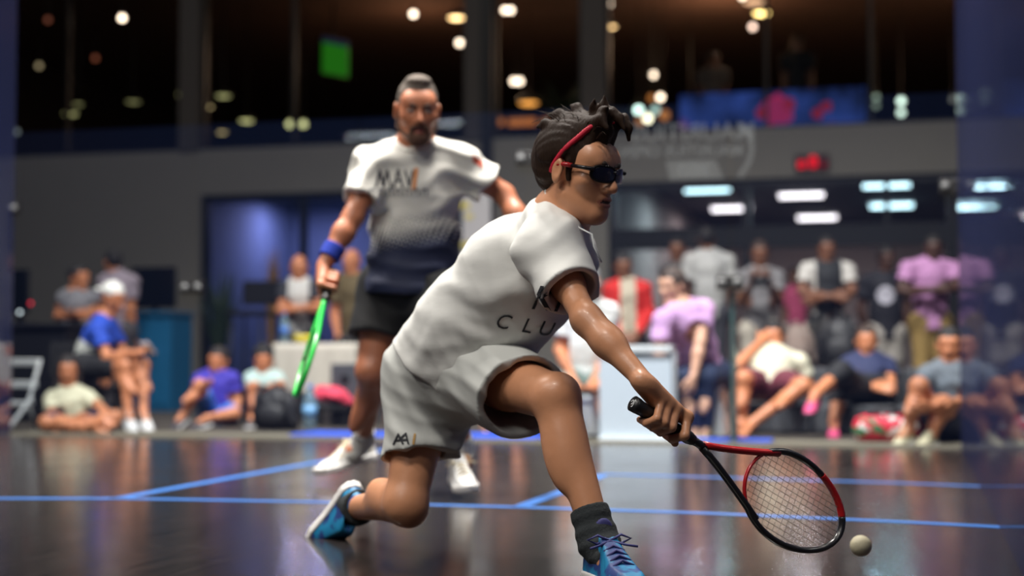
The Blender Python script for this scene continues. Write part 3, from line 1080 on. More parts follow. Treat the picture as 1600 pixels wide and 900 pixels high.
def leg(h, k, a, ht=0.088, kn=0.058, calf_dir=None, s=1.0, knee_f=None):
    L = [rc(h, h + (k - h) * 0.45, ht * s, ht * 0.86 * s, 0.03), rc(h + (k - h) * 0.4, k, ht * 0.88 * s, kn * s, 0.03),
         rc(k, a, kn * 0.90 * s, 0.035 * s, 0.03), el(k, (kn * s,) * 3, None, 0.02)]
    if calf_dir is not None:
        cd = nrm(calf_dir)
        m = k + (a - k) * 0.30 + cd * 0.016 * s
        ax = nrm(a - k)
        L.append(el(m, (0.046 * s, 0.050 * s, 0.125 * s), [np.cross(ax, cd), cd, ax], 0.03))
    if knee_f is not None:
        L.append(el(k + nrm(knee_f) * 0.028 * s, (0.036 * s,) * 3, None, 0.025))
    return L

def arm(s_, e, w, r=0.050, s=1.0):   # r: upper-arm radius
    L = [rc(s_, s_ + (e - s_) * 0.5, r * 1.08 * s, r * 0.95 * s, 0.03), rc(s_ + (e - s_) * 0.5, e, r * 0.95 * s, r * 0.80 * s, 0.03),
         rc(e, e + (w - e) * 0.35, r * 0.80 * s, r * 0.86 * s, 0.025), rc(e + (w - e) * 0.35, w, r * 0.84 * s, r * 0.56 * s, 0.025)]
    return L

kfL = nrm(cdir(0.5, 0.25, 0.8)); cbL = -nrm(cdir(0.6, -0.2, 0.7))
body = []
body += leg(hR, kR, aR, 0.082, 0.055, cdir(0, 1, 0.1), 1.0, cdir(0.5, -0.8, 0.2))
body += leg(hL, kL, aL, 0.082, 0.058, cdir(-0.9, -0.1, 0.0), 0.98, cdir(0.35, 0.45, 0.6))
body += [rc(hR, hL, 0.100, k=0.03), rc(pel, waist, 0.115, 0.115, 0.04), rc(waist, chest, 0.115, 0.125, 0.04), rc(chest, nb, 0.11, 0.06, 0.04),
         rc(sR, sL, 0.058, k=0.05), rc(sR, nb, 0.055, 0.055, 0.04), rc(sL, nb, 0.055, 0.055, 0.04)]
body += arm(sR, eR, wR, 0.0375) + arm(sL, eL, wL, 0.040)
body += [rc(eR + cdir(-.3, 1, .3) * 0.002, eR + (wR - eR) * 0.45 + cdir(0.3, 0.8, 0.4) * 0.006, 0.026, 0.022, 0.03)]
body += hand(wL, nrm(wL - eL), -FW, 1, 0.8)
body += grip(gc, ru, gv, gw, wR, 0.0165)
body += hd.neck(nb, 0.055) + [rc(nb + fa_ * 0.02, hd.p(0.0, 0.03, -0.075), 0.045, 0.04, 0.04)] + hd.prims(True, 0.89)
# feet inside the shoes
dirL = nrm(np.array([*(cdir(0.34, 0, 0.95)[:2]), 0.0]))
footL = aL + dirL * 0.11 - np.array([0, 0, aL[2] - 0.036])
hl, tl = at(556, 752, 4.46), at(506, 831, 4.52)
upR = nrm(cdir(0.42, -0.2, 0.85))
footR = hl * 0.62 + tl * 0.38 + upR * 0.035
body += [rc(aR, footR, 0.034, 0.030), rc(aL, footL, 0.034, 0.034)]
player = skin_obj('person', body, 0.0038, [M_SKIN_A, M_LIP_A, M_MOUTH], None, ORG_A, matfn=lambda P: hd.lips(P))
tag(player, 'lunging squash player in white shirt and light shorts with red headband and dark sports glasses', 'person')

# shirt
def shirt_prims(inner=0.0):
    back = -fa_
    hem = pel + (waist - pel) * 0.05
    belly = waist + nrm(cdir(0.55, -0.75, 0.25)) * 0.022
    L = [rc(hem + cdir(-0.5, 0.35, 0.1) * 0.02, waist, 0.160, 0.150, 0.05), rc(waist, chest, 0.148, 0.148, 0.05), rc(chest, nb + (chest - nb) * 0.30, 0.142, 0.082, 0.05),
         rc(belly + cdir(0.3, -0.5, 0.2) * 0.010, chest + cdir(0.6, -0.7, 0.3) * 0.035, 0.120, 0.120, 0.05),
         rc(sR, sL, 0.070, k=0.05), rc(sR, nb + (sR - nb) * 0.15, 0.068, 0.062, 0.05), rc(sL, nb + (sL - nb) * 0.15, 0.068, 0.062, 0.05),
         rc(sR, sR + (eR - sR) * 0.80, 0.074, 0.072, 0.035), rc(sL, sL + (eL - sL) * 0.6, 0.072, 0.074, 0.03)]
    return L
ax_t = nrm(nb - pel)
sh = shirt_prims()
sh += [half(pel + ax_t * -0.005 + cdir(0, -1, 0) * 0.0, -ax_t + cdir(-0.15, -0.25, 0), 0.008)]
sh += [half(sR + (eR - sR) * 0.52, eR - sR, 0.006)] if False else []
up_d = nrm(eR - sR)
# sleeve mouth and neck opening
sh += [rc(sR + (eR - sR) * 0.40, sR + (eR - sR) * 0.9, 0.050, 0.074, 0.004, 's')]
sh += [el(nb + nrm(hd.c - nb) * 0.045 + fa_ * 0.012, (0.066, 0.066, 0.056), [nrm(np.cross(fa_, ax_t)), fa_, nrm(hd.c - nb)], 0.006, 's')]
# cut sleeve end
cutp = sR + (eR - sR) * 0.60
def sleeve_cut(P):
    d = P - V(cutp)
    a = d @ V(up_d)
    r = np.sqrt(np.maximum(0, np.einsum('ij,ij->i', d, d) - a * a))
    return np.maximum(-a, r - 0.13)
sh += [func(sleeve_cut, cutp - 0.2, cutp + 0.2, 0.004, 's')]
fd = foldsum(folds(0.0085, cdir(-0.35, 0.9, 0.1), 26, 1.3, 1.3), folds(0.0062, cdir(-0.1, 1, 0.2), 41, 4.0, 1.6), folds(0.002, cdir(0.8, 0.3, 0.2), 70, 2.0, 1.4))
shirt = skin_obj('shirt', sh, 0.0045, M_SHIRT_A, player, ORG_A, disp=fd, amp=0.02)
# collar rib
cn = nrm(hd.c - nb)
cbase = nb + cn * 0.006 + fa_ * 0.004
skin_obj('collar', [rc(cbase - cn * 0.04, cbase + cn * 0.06, 0.0725, 0.0665), rc(cbase - cn * 0.06, cbase + cn * 0.09, 0.066, 0.060, 0.003, 's'),
                    half(cbase + cn * 0.030 - fa_ * 0.004, cn + fa_ * 0.45, 0.003), half(cbase + cn * 0.004, -cn - fa_ * 0.45, 0.003)], 0.004, M_SHIRT_A, shirt, ORG_A)

# shorts
hemR = hR + (kR - hR) * 0.63
hemL = hL + (kL - hL) * 0.68
offL = cdir(-0.45, -1, 0) * 0.032
dR, dL = nrm(kR - hR), nrm(kL - hL)
so = [rc(hR, hL, 0.128, k=0.05), rc(pel, pel + ax_t * 0.10, 0.135, 0.125, 0.05),
      rc(hR, hemR + dR * 0.05 + cdir(0.12, 0, 0.0) * 0.02, 0.120, 0.098, 0.05), rc(hL, hemL + dL * 0.05 + offL, 0.118, 0.114, 0.04)]
def tubecut(p, d, r=0.2):
    p, d = V(p), V(nrm(d))
    def fn(P):
        q = P - p
        a = q @ d
        rr = np.sqrt(np.maximum(0, np.einsum('ij,ij->i', q, q) - a * a))
        return np.maximum(-a, rr - r)
    return func(fn, p - 0.3, p + 0.3, 0.004, 's')
so += [tubecut(hemR + dR * 0.0, dR + cdir(1, 0, 0) * 0.22, 0.17), tubecut(hemL, dL + cdir(0, -0.10, 0.15), 0.20)]
so += [rc(hemR - dR * 0.08, hemR + dR * 0.10, 0.072, 0.096, 0.004, 's'), rc(hemL - dL * 0.12 + offL * 0.7, hemL + dL * 0.10 + offL * 1.05, 0.084, 0.112, 0.004, 's')]
fd2 = foldsum(folds(0.008, cdir(0.55, 0.8, 0.1), 40, 0.6, 1.2), folds(0.0045, cdir(0.3, 0.95, 0.1), 62, 2.6, 1.6))
shorts = skin_obj('shorts', so, 0.0045, M_SHORT_A, player, ORG_A, disp=fd2, amp=0.018)

# prints: chest wordmark, small mark on the shorts
tx = nrm(cdir(0.93, -0.10, -0.2)); ty = nrm(cdir(0.42, 0.90, 0.0)); ty2 = ty
view = nrm(at(840, 490, 3.8) - CO)
project_print('chest_lettering', shirt, [text_mesh('KI', 0.085, 0.0)], M_PRINT, at(856, 470, 3.85), tx, ty, view, shirt, ORG_A)
project_print('chest_lettering', shirt, [text_mesh('C  L U B', 0.055, 0.0)], M_PRINT, at(834, 511, 3.85), nrm(cdir(0.96, -0.16, -0.2)), ty, view, shirt, ORG_A)
mark = strokes_mesh([[(-0.028, -0.014), (-0.016, 0.012), (-0.004, -0.012)], [(-0.012, 0.0), (0.004, 0.014), (0.010, -0.012)], [(-0.02, -0.004), (0.008, -0.002)]], 0.005)
project_print('shorts_emblem', shorts, [mark], M_PRINT, at(632, 686, 4.0), RT, UP, nrm(at(632, 686, 4) - CO), shorts, ORG_A)
mark = strokes_mesh([[(0.0, -0.012), (0.004, 0.012)]], 0.006)
project_print('shorts_emblem', shorts, [mark], mat('ochre_print', (190, 150, 90), 0.7), at(646, 686, 4.0), RT, UP, nrm(at(646, 686, 4) - CO), shorts, ORG_A)

# hair: swept back, with loose tufts on top
hp = [hd.E(0, -0.030, 0.046, (0.089, 0.106, 0.092)), hd.E(0, -0.070, 0.010, (0.072, 0.058, 0.080), 0.03), hd.E(0, 0.01, 0.105, (0.058, 0.075, 0.036), 0.03),
      hd.E(0, 0.118, -0.030, (0.078, 0.072, 0.088), 0.014, 's'), hd.E(0.088, 0.020, -0.050, (0.05, 0.030, 0.065), 0.012, 's'), hd.E(-0.088, 0.020, -0.050, (0.05, 0.030, 0.065), 0.012, 's'),
      hd.E(0.088, -0.008, -0.016, (0.030, 0.030, 0.044), 0.006, 's'), hd.E(-0.088, -0.008, -0.016, (0.030, 0.030, 0.044), 0.006, 's'),
      half(hd.p(0, -0.05, -0.065), -hd.u + hd.f * 0.5, 0.01)]
tuft = [[(0.010, 0.050, 0.125), (0.006, 0.075, 0.150), (0.000, 0.100, 0.140), (0.0, 0.118, 0.115)],
        [(-0.030, 0.055, 0.12), (-0.035, 0.085, 0.138), (-0.035, 0.105, 0.120), (-0.034, 0.112, 0.09)],
        [(0.035, 0.045, 0.118), (0.045, 0.075, 0.132), (0.046, 0.098, 0.112)],
        [(0.0, 0.035, 0.13), (0.010, 0.050, 0.165), (0.012, 0.052, 0.195)],
        [(0.0, 0.015, 0.13), (0.010, 0.022, 0.160), (0.02, 0.030, 0.178)],
        [(0.020, 0.06, 0.12), (0.03, 0.070, 0.150), (0.045, 0.088, 0.160)],
        [(0.0, -0.02, 0.132), (-0.01, -0.045, 0.155), (-0.02, -0.07, 0.160)],
        [(0.03, -0.04, 0.118), (0.03, -0.07, 0.134), (0.03, -0.10, 0.13)],
        [(0.05, -0.05, 0.10), (0.055, -0.085, 0.105), (0.055, -0.11, 0.095)]]
for q in (-1, 1):
    hp.append(hd.C((0.069 * q, 0.014, 0.020), (0.068 * q, 0.018, -0.022), 0.010, 0.006, 0.008))
for tf in tuft:
    for i in range(len(tf) - 1):
        r0 = 0.017 * (1 - 0.75 * i / (len(tf) - 1)); r1 = 0.017 * (1 - 0.75 * (i + 1) / (len(tf) - 1))
        hp.append(hd.C(tf[i], tf[i + 1], r0, r1, 0.012))
def strand(P):
    r, f, u = hd.loc(P)
    a = np.arctan2(u + 0.02, f + 0.25)
    return (0.0010 * np.sin(r * 520 + 5 * np.sin(a * 9)) * np.sin(a * 14 + r * 60) + 0.0022 * np.sin(r * 170 + a * 9)).astype(np.float32)
hair = skin_obj('hair', hp, 0.0035, M_HAIR_A, player, ORG_A, disp=strand, amp=0.006)
rg = random.Random(3)
mb = MB()
for i in range(110):
    r = rg.uniform(-0.06, 0.065); f0 = rg.uniform(-0.10, 0.075)
    u0 = 0.034 + 0.098 * math.sqrt(max(0.02, 1 - ((f0 + 0.014) / 0.125) ** 2 - (r / 0.11) ** 2))
    ln = rg.uniform(0.03, 0.085); bk = rg.uniform(-1.1, -0.2) if f0 < 0.03 else rg.uniform(-0.2, 0.8)
    p0 = hd.p(r, f0, u0 - 0.006); p1 = hd.p(r * 1.05, f0 + bk * ln * 0.5, u0 + ln * 0.22); p2 = hd.p(r * 1.1 + rg.uniform(-.01, .01), f0 + bk * ln, u0 + ln * rg.uniform(0.0, 0.4))
    mb.tube([p0 - ORG_A, p1 - ORG_A, p2 - ORG_A], [0.0014, 0.0010, 0.0003], 4)
mb.build('loose_strands', M_HAIR_A, hair, True)
# eyebrows
M_BROW = mat('brow_hair', (40, 26, 20), 0.7)
for q in (-1, 1):
    skin_obj('eyebrow', [hd.C((0.012 * q, 0.094, 0.019), (0.030 * q, 0.092, 0.025), 0.0042, 0.0045), hd.C((0.030 * q, 0.092, 0.025), (0.048 * q, 0.078, 0.020), 0.0045, 0.0025)], 0.0022, M_BROW, player, ORG_A)

# headband
M_BAND = mat('red_headband', (214, 32, 62), 0.6, bump=0.1)
bn = nrm(hd.f * 0.80 - hd.u * 0.60)        # plane of the band
bp0 = hd.p(0, 0.046, 0.10)
bandp = [hd.E(0, -0.026, 0.046, (0.0925, 0.1095, 0.0985)), hd.E(0, 0.01, 0.105, (0.064, 0.080, 0.042), 0.03), half(bp0 + bn * 0.0055, bn, 0.003), half(bp0 - bn * 0.0055, -bn, 0.003),
         half(hd.p(0, 0, -0.045), -hd.u, 0.003),
         ]
skin_obj('headband', bandp, 0.0032, M_BAND, player, ORG_A)

# sports glasses
M_LENS = mat('dark_lens', (16, 16, 26), 0.08, spec=0.8, coat=0.6)
M_GLF = mat('black_glasses_frame', (16, 15, 17), 0.3)
M_GLR = mat('red_temple', (170, 30, 34), 0.35)
def lens_prims(q, grow=0.0, t=0.0022):
    c = hd.p(0.034 * q, 0.103, -0.001)
    nx = nrm(hd.f * 0.93 + hd.r * 0.36 * q)
    sx = nrm(np.cross(hd.u, nx)); 
    c32, n32, s32, u32 = V(c), V(nx), V(sx), V(nrm(hd.u))
    def fn(P):
        d = P - c32
        a, b, h = d @ s32, d @ u32, d @ n32
        h = h + a * a * 7.0 + b * b * 5.0
        rr = (np.abs(a / (0.034 + grow)) ** 2.6 + np.abs(b / (0.0185 + grow)) ** 2.6) ** (1 / 2.6)
        return np.maximum((rr - 1) * 0.018, np.abs(h) - t)
    return func(fn, c - 0.055, c + 0.055)
gl = None
for q in (-1, 1):
    pr = [lens_prims(q, 0.0035, 0.0036)]
    inner = lens_prims(q, -0.001, 0.02)
    pr.append(('s', 0.001) + inner[2:])
    if gl is None:
        pr0 = pr
gl = skin_obj('glasses', pr0, 0.0018, M_GLF, player, ORG_A)
pr = [lens_prims(1, 0.0035, 0.0036), ('s', 0.001) + lens_prims(1, -0.001, 0.02)[2:]]
skin_obj('rim', pr, 0.0018, M_GLF, gl, ORG_A)
for q in (-1, 1):
    skin_obj('lens', [lens_prims(q, 0.0, 0.0014)], 0.0017, M_LENS, gl, ORG_A)
    mb = MB()
    mb.tube([hd.p(0.063 * q, 0.090, 0.008) - ORG_A, hd.p(0.076 * q, 0.062, 0.009) - ORG_A, hd.p(0.080 * q, 0.030, 0.010) - ORG_A], [0.0055, 0.005, 0.0045], 8).build('temple', M_GLF, gl, True)
    MB().tube([hd.p(0.080 * q, 0.032, 0.010) - ORG_A, hd.p(0.083 * q, 0.012, 0.011) - ORG_A, hd.p(0.082 * q, -0.008, 0.008) - ORG_A, hd.p(0.078 * q, -0.026, -0.010) - ORG_A], [0.0062, 0.006, 0.0052, 0.003], 8).build('temple_tip', M_GLR, gl, True)
MB().tube([hd.p(-0.010, 0.106, 0.004) - ORG_A, hd.p(0, 0.110, 0.006) - ORG_A, hd.p(0.010, 0.106, 0.004) - ORG_A], 0.0035, 8).build('bridge', M_GLF, gl, True)

# cord at the neck
cw = at(905, 358, 3.70)
mb = MB()
mb.tube([hd.p(0.03, 0.02, -0.115) - ORG_A, at(905, 356, 3.68) - ORG_A, at(925, 366, 3.66) - ORG_A, at(928, 385, 3.66) - ORG_A, at(940, 410, 3.65) - ORG_A], 0.0022, 6)
mb.build('neck_cord', M_WHITE, player, True)

# socks
def sock(a, up_dir, foot, length, name='sock', m=M_CHAR, par=player, org=ORG_A, r0=0.047, r1=0.041):
    top = a + nrm(up_dir) * length
    L = [rc(top, a, r0, r1, 0.02), rc(a, foot, r1, 0.028, 0.03), half(top, up_dir, 0.003)]
    return skin_obj(name, L, 0.0045, m, par, org, disp=folds(0.003, up_dir, 90, 1.0, 0.3), amp=0.005)
sock(aL, kL - aL, footL, 0.085, r0=0.0475, r1=0.043)
sock(aR, kR - aR, footR, 0.035, r0=0.050, r1=0.047)

# shoes
def shoe_mat(name, base, mix, scale, lo, hi):
    m = mat(name, base, 0.5)
    nt = m.node_tree
    b = nt.nodes['Principled BSDF']
    tc = nt.nodes.new('ShaderNodeTexCoord'); n = nt.nodes.new('ShaderNodeTexNoise')
    n.inputs['Scale'].default_value = scale; n.inputs['Detail'].default_value = 3
    rp = nt.nodes.new('ShaderNodeValToRGB')
    rp.color_ramp.elements[0].position = lo; rp.color_ramp.elements[0].color = rgb(base)
    rp.color_ramp.elements[1].position = hi; rp.color_ramp.elements[1].color = rgb(mix)
    nt.links.new(tc.outputs['Object'], n.inputs[0]); nt.links.new(n.outputs[0], rp.inputs[0]); nt.links.new(rp.outputs[0], b.inputs['Base Color'])
    return m
M_TEALSHOE = shoe_mat('teal_shoe_mesh', (20, 128, 176), (34, 62, 128), 26, 0.46, 0.58)
M_SOLE = mat('white_shoe_sole', (222, 220, 218), 0.5)
M_LACE = mat('navy_laces', (62, 62, 120), 0.7)
heelL = floor_at(930, 890, 0.0); 
heelL = np.array([aL[0], aL[1], 0.0]) - dirL * 0.055
make_shoe(player, ORG_A, heelL, heelL + dirL * 0.285, (0, 0, 1), M_TEALSHOE, M_SOLE, M_LACE, 0.004, 0.105, 'teal and blue shoe with dark laces', M_LACE)
make_shoe(player, ORG_A, hl, hl + nrm(tl - hl) * 0.285, upR, M_TEALSHOE, M_SOLE, None, 0.0045, 0.105, 'teal shoe with white sole, heel lifted')

# ------------------------------------------------------------------ rackets
def make_racket(butt, u, s, L, label, m_main, m_acc, m_str, hw=0.104, logo=False, acc_side=-1):
    org = np.array([butt[0], butt[1], butt[2]])
    root = empty('squash_racket', org, label, 'racket')
    n = np.cross(u, s)
    A = lambda a, b, c=0.0: u * a + s * b + n * c
    hl = 0.155                      # half length of the hoop
    hc = L - hl - 0.006
    th = hc - hl * 0.94             # throat
    split = 0.215
    MB().tube([A(0, 0), A(0.006, 0), A(0.03, 0), A(0.165, 0), A(0.18, 0)], [0.0165, 0.0178, 0.0160, 0.0155, 0.012], 14, flat=(n, 1.1)).build('grip', M_BLACK, root, True)
    MB().tube([A(-0.002, 0), A(0.012, 0)], [0.0185, 0.0180], 18).build('butt_cap', M_BLACK, root, True)
    MB().tube([A(0.17, 0), A(0.195, 0), A(split, 0)], [0.0115, 0.0095, 0.0105], 12).build('shaft', m_main, root, True)
    def arm_pts(q):
        P = []
        for t in np.linspace(0, 1, 9):
            x = split - 0.006 + t * (th + 0.062 - split)
            y = q * (0.004 + 0.080 * t ** 1.15)
            P.append(A(x, y))
        return P
    for q in (-1, 1):
        MB().tube(arm_pts(q), [0.0085] * 9, 10, flat=(n, 1.25)).build('throat_arm', m_acc if q == acc_side else m_main, root, True)
    def hoop(t):
        w = hw * (1 - 0.10 * math.cos(t))
        return A(hc + hl * math.cos(t), w * math.sin(t) * 1.0)
    full = np.linspace(0, 2 * math.pi, 97)
    def seg(t0, t1, m, r=0.0078, n_=30, nm='hoop'):
        return MB().tube([hoop(t) for t in np.linspace(t0, t1, n_)], r, 10, flat=(n, 1.25)).build(nm, m, root, True)
    if m_acc is not m_main:
        q = acc_side
        seg(0.35 * q, 1.25 * q, m_acc, 0.0080); seg(1.25 * q, math.pi * q * 0.80, m_main)
        seg(-math.pi * 0.80 * q, 0.35 * q, m_main, n_=60); seg(math.pi * 0.80 * q, math.pi * 1.20 * q, m_acc, 0.0042, nm='throat_bridge')
    else:
        seg(0, 2 * math.pi, m_main, n_=80)
    mb = MB()
    for i in range(1, 15):
        y = -hw * 0.97 + 2 * hw * 0.97 * i / 15
        k = math.sqrt(max(0, 1 - (y / (hw * 1.0)) ** 2)) * hl
        if k > 0.02: mb.tube([A(hc - k, y), A(hc + k, y)], 0.00055, 5)
    for i in range(1, 18):
        x = -hl + 2 * hl * i / 18
        k = math.sqrt(max(0, 1 - (x / hl) ** 2)) * hw * (1 - 0.10 * x / hl)
        if k > 0.02: mb.tube([A(hc + x, -k), A(hc + x, k)], 0.00055, 5)
    mb.build('strings', m_str, root)
    if logo:
        bp = -u
        bx = nrm(np.cross(UP, bp)); by = np.cross(bp, bx)
        me = strokes_mesh([[(-0.009, 0.004), (-0.005, 0.008), (0.0, 0.006), (0.0, 0.001), (-0.004, -0.002)], [(0.001, 0.006), (0.006, 0.009), (0.010, 0.005)], [(0.004, 0.008), (0.004, -0.006), (0.0, -0.008)]], 0.0026)
        x, y, z = Vector(bx), Vector(by), Vector(bp)
        me.transform(Matrix.Translation(Vector(bp * 0.0028)) @ Matrix((x, y, z)).transposed().to_4x4())
        me.materials.append(M_WHITE)
        o = bpy.data.objects.new('butt_emblem', me); COL.objects.link(o); o.parent = root
    return root
M_RK = mat('black_racket_frame', (30, 31, 34), 0.3, coat=0.3)
M_RKR = mat('red_racket_paint', (196, 24, 30), 0.3, coat=0.3)
M_STR = mat('racket_string', (92, 84, 78), 0.5)
make_racket(rk_butt, ru, rs, RK_L, 'black and red squash racket held by the lunging player in white', M_RK, M_RKR, M_STR, 0.104, True, -1)

# ball
bc = at(1345, 853, 3.0)
MB().ball(bc, 0.0212, 32).build('squash_ball', mat('cream_ball_rubber', (196, 188, 160), 0.65, bump=0.1, bscale=200, var=0.12, vscale=60), None, True, origin=bc)
tag(bpy.data.objects['squash_ball'], 'cream squash ball in flight beside the tip of the red and black racket', 'ball')

# ------------------------------------------------------------------ bearded player standing behind
M_SKIN_B = mat('ruddy_skin', (184, 116, 84), 0.46, bump=0.06, bscale=45, var=0.12, vscale=14, coat=0.04)
M_LIP_B = mat('lip_skin_rosy', (150, 82, 74), 0.4)
M_HAIR_B = mat('greying_hair', (98, 88, 80), 0.85, bump=0.4, bscale=90, var=0.3, vscale=60)
M_BEARD = mat('brown_beard', (92, 64, 50), 0.85, bump=0.5, bscale=140, var=0.3, vscale=90)
B_hR, B_hL = at(606, 452, 6.14), at(684, 456, 6.04)
B_pel = (B_hR + B_hL) / 2
B_kR, B_aR = at(582, 580, 6.04), at(567, 688, 6.40)
B_kL, B_aL = at(706, 596, 5.80), at(722, 700, 5.95)
B_nb = at(649, 232, 6.02); B_ch = at(647, 295, 6.06); B_wa = at(648, 392, 6.08)
B_sR, B_sL = at(586, 258, 6.00), at(716, 256, 6.05)
B_eR, B_wR = at(552, 338, 5.90), at(528, 402, 5.82)
B_eL, B_wL = at(788, 304, 6.08), at(838, 392, 5.95)
ORG_B = np.array([B_pel[0], B_pel[1], 0.0])
hb = Head(at(652, 172, 5.93), cdir(0.16, -0.16, 0.97), cdir(0.03, 1, 0.1), 1.03)
fb = nrm(np.cross(B_sR - B_sL, B_nb - B_pel)); fb = fb if fb @ FW < 0 else -fb
B_butt = at(519, 424, 5.84)
bu = nrm(at(476, 577, 5.42) - B_butt)
bs = nrm(np.cross(bu, RT)); bs = nrm(FW * 0.9 + UP * 0.35 - RT * 0.05); bs = nrm(bs - bu * (bs @ bu))
b_gc = B_butt + bu * 0.07
b_v = nrm(UP * 0.5 - RT * 0.5 + FW * -0.45); b_v = nrm(b_v - bu * (b_v @ bu))
b_w = np.cross(bu, b_v); 
if b_w @ RT < 0: b_w = -b_w
B_wR = b_gc - bu * 0.065 + b_v * 0.045
bb = leg(B_hR, B_kR, B_aR, 0.096, 0.064, cdir(0.2, 0, -1), 1.0, cdir(-0.2, 0, 1)) + leg(B_hL, B_kL, B_aL, 0.096, 0.064, cdir(0, 0, -1), 1.0, cdir(0, 0, 1))
bb += [rc(B_hR, B_hL, 0.105, k=0.03), rc(B_pel, B_wa, 0.125, 0.125, 0.04, flat=(fb, 1.25)), rc(B_wa, B_ch, 0.13, 0.15, 0.04, flat=(fb, 1.3)), rc(B_ch, B_nb, 0.13, 0.065, 0.04, flat=(fb, 1.2)),
       rc(B_sR, B_sL, 0.062, k=0.05), rc(B_sR, B_nb, 0.058, 0.058, 0.04), rc(B_sL, B_nb, 0.058, 0.058, 0.04)]
bb += arm(B_sR, B_eR, B_wR, 0.049) + arm(B_sL, B_eL, B_wL, 0.049)
bb += grip(b_gc, bu, b_v, b_w, B_wR, 0.0165, 1.05) + hand(B_wL, nrm(B_wL - B_eL), -RT, -1, 0.7)
bb += hb.neck(B_nb, 0.062) + hb.prims(True, 1.06)
bb += [rc(B_aR, B_aR + cdir(-0.5, -0.6, 0.1) * 0.06, 0.034), rc(B_aL, B_aL + cdir(0.1, -0.7, 0.5) * 0.07, 0.034)]
man = skin_obj('person', bb, 0.0046, [M_SKIN_B, M_LIP_B, M_MOUTH], None, ORG_B, matfn=lambda P: hb.lips(P))
tag(man, 'bearded player in white and navy shirt and black shorts standing with a green racket', 'person')
# eyes, brows, beard, hair
M_EYE = mat('eye_white', (200, 195, 190), 0.2); M_IRIS = mat('dark_iris', (40, 28, 22), 0.2)
for q in (-1, 1):
    e = skin_obj('eye', [hb.E(0.033 * q, 0.0795, 0.0005, (0.0135, 0.0115, 0.0068))], 0.002, M_EYE, man, ORG_B)
    skin_obj('iris', [hb.E(0.035 * q, 0.0885, 0.0008, (0.0052, 0.0035, 0.0056))], 0.0015, M_IRIS, e, ORG_B)
    skin_obj('eyebrow', [hb.C((0.012 * q, 0.094, 0.016), (0.030 * q, 0.092, 0.021), 0.0052, 0.0052), hb.C((0.030 * q, 0.092, 0.021), (0.050 * q, 0.076, 0.016), 0.0052, 0.003)], 0.0025, M_BROW, man, ORG_B)
def jag(f, a, sd=0.0):
    return lambda P: (a * np.sin(P[:, 0] * f + sd) * np.sin(P[:, 1] * f * 1.13 + sd) * np.sin(P[:, 2] * f * 0.9)).astype(np.float32)
sk = 0.0055
be = [hb.E(0, 0.066, -0.103, (0.033, 0.026, 0.024), 0.02)]
for q in (-1, 1):
    be += [hb.C((0.012 * q, 0.068, -0.106), (0.056 * q, 0.006, -0.062), 0.0225, 0.0225, 0.02), hb.C((0.055 * q, 0.006, -0.062), (0.068 * q, 0.004, -0.010), 0.0190, 0.012, 0.02),
           hb.C((0.004 * q, 0.100, -0.052), (0.027 * q, 0.088, -0.064), 0.0075, 0.0065, 0.008), hb.C((0.027 * q, 0.088, -0.064), (0.030 * q, 0.076, -0.092), 0.0075, 0.010, 0.012)]
be += [hb.E(0, 0.080, -0.096, (0.024, 0.014, 0.012), 0.015), hb.E(0, 0.098, -0.0705, (0.022, 0.02, 0.0115), 0.004, 's')]
skin_obj('beard', be, 0.0036, M_BEARD, man, ORG_B, disp=jag(420, 0.0016), amp=0.002)
hh = [hb.E(0, -0.014, 0.037, (0.0770, 0.097, 0.0915)), hb.E(0, 0.020, 0.112, (0.045, 0.05, 0.020), 0.02), hb.E(0, -0.050, 0.0, (0.068, 0.055, 0.06), 0.02),
      hb.E(0, 0.122, -0.010, (0.072, 0.074, 0.104), 0.012, 's'), hb.E(0.08, 0.014, -0.030, (0.022, 0.034, 0.050), 0.006, 's'), hb.E(-0.08, 0.014, -0.030, (0.022, 0.034, 0.050), 0.006, 's'),
      half(hb.p(0, -0.03, -0.035), -hb.u + hb.f * 0.3, 0.008)]
skin_obj('hair', hh, 0.0036, M_HAIR_B, man, ORG_B, disp=jag(330, 0.0022, 1.0), amp=0.003)

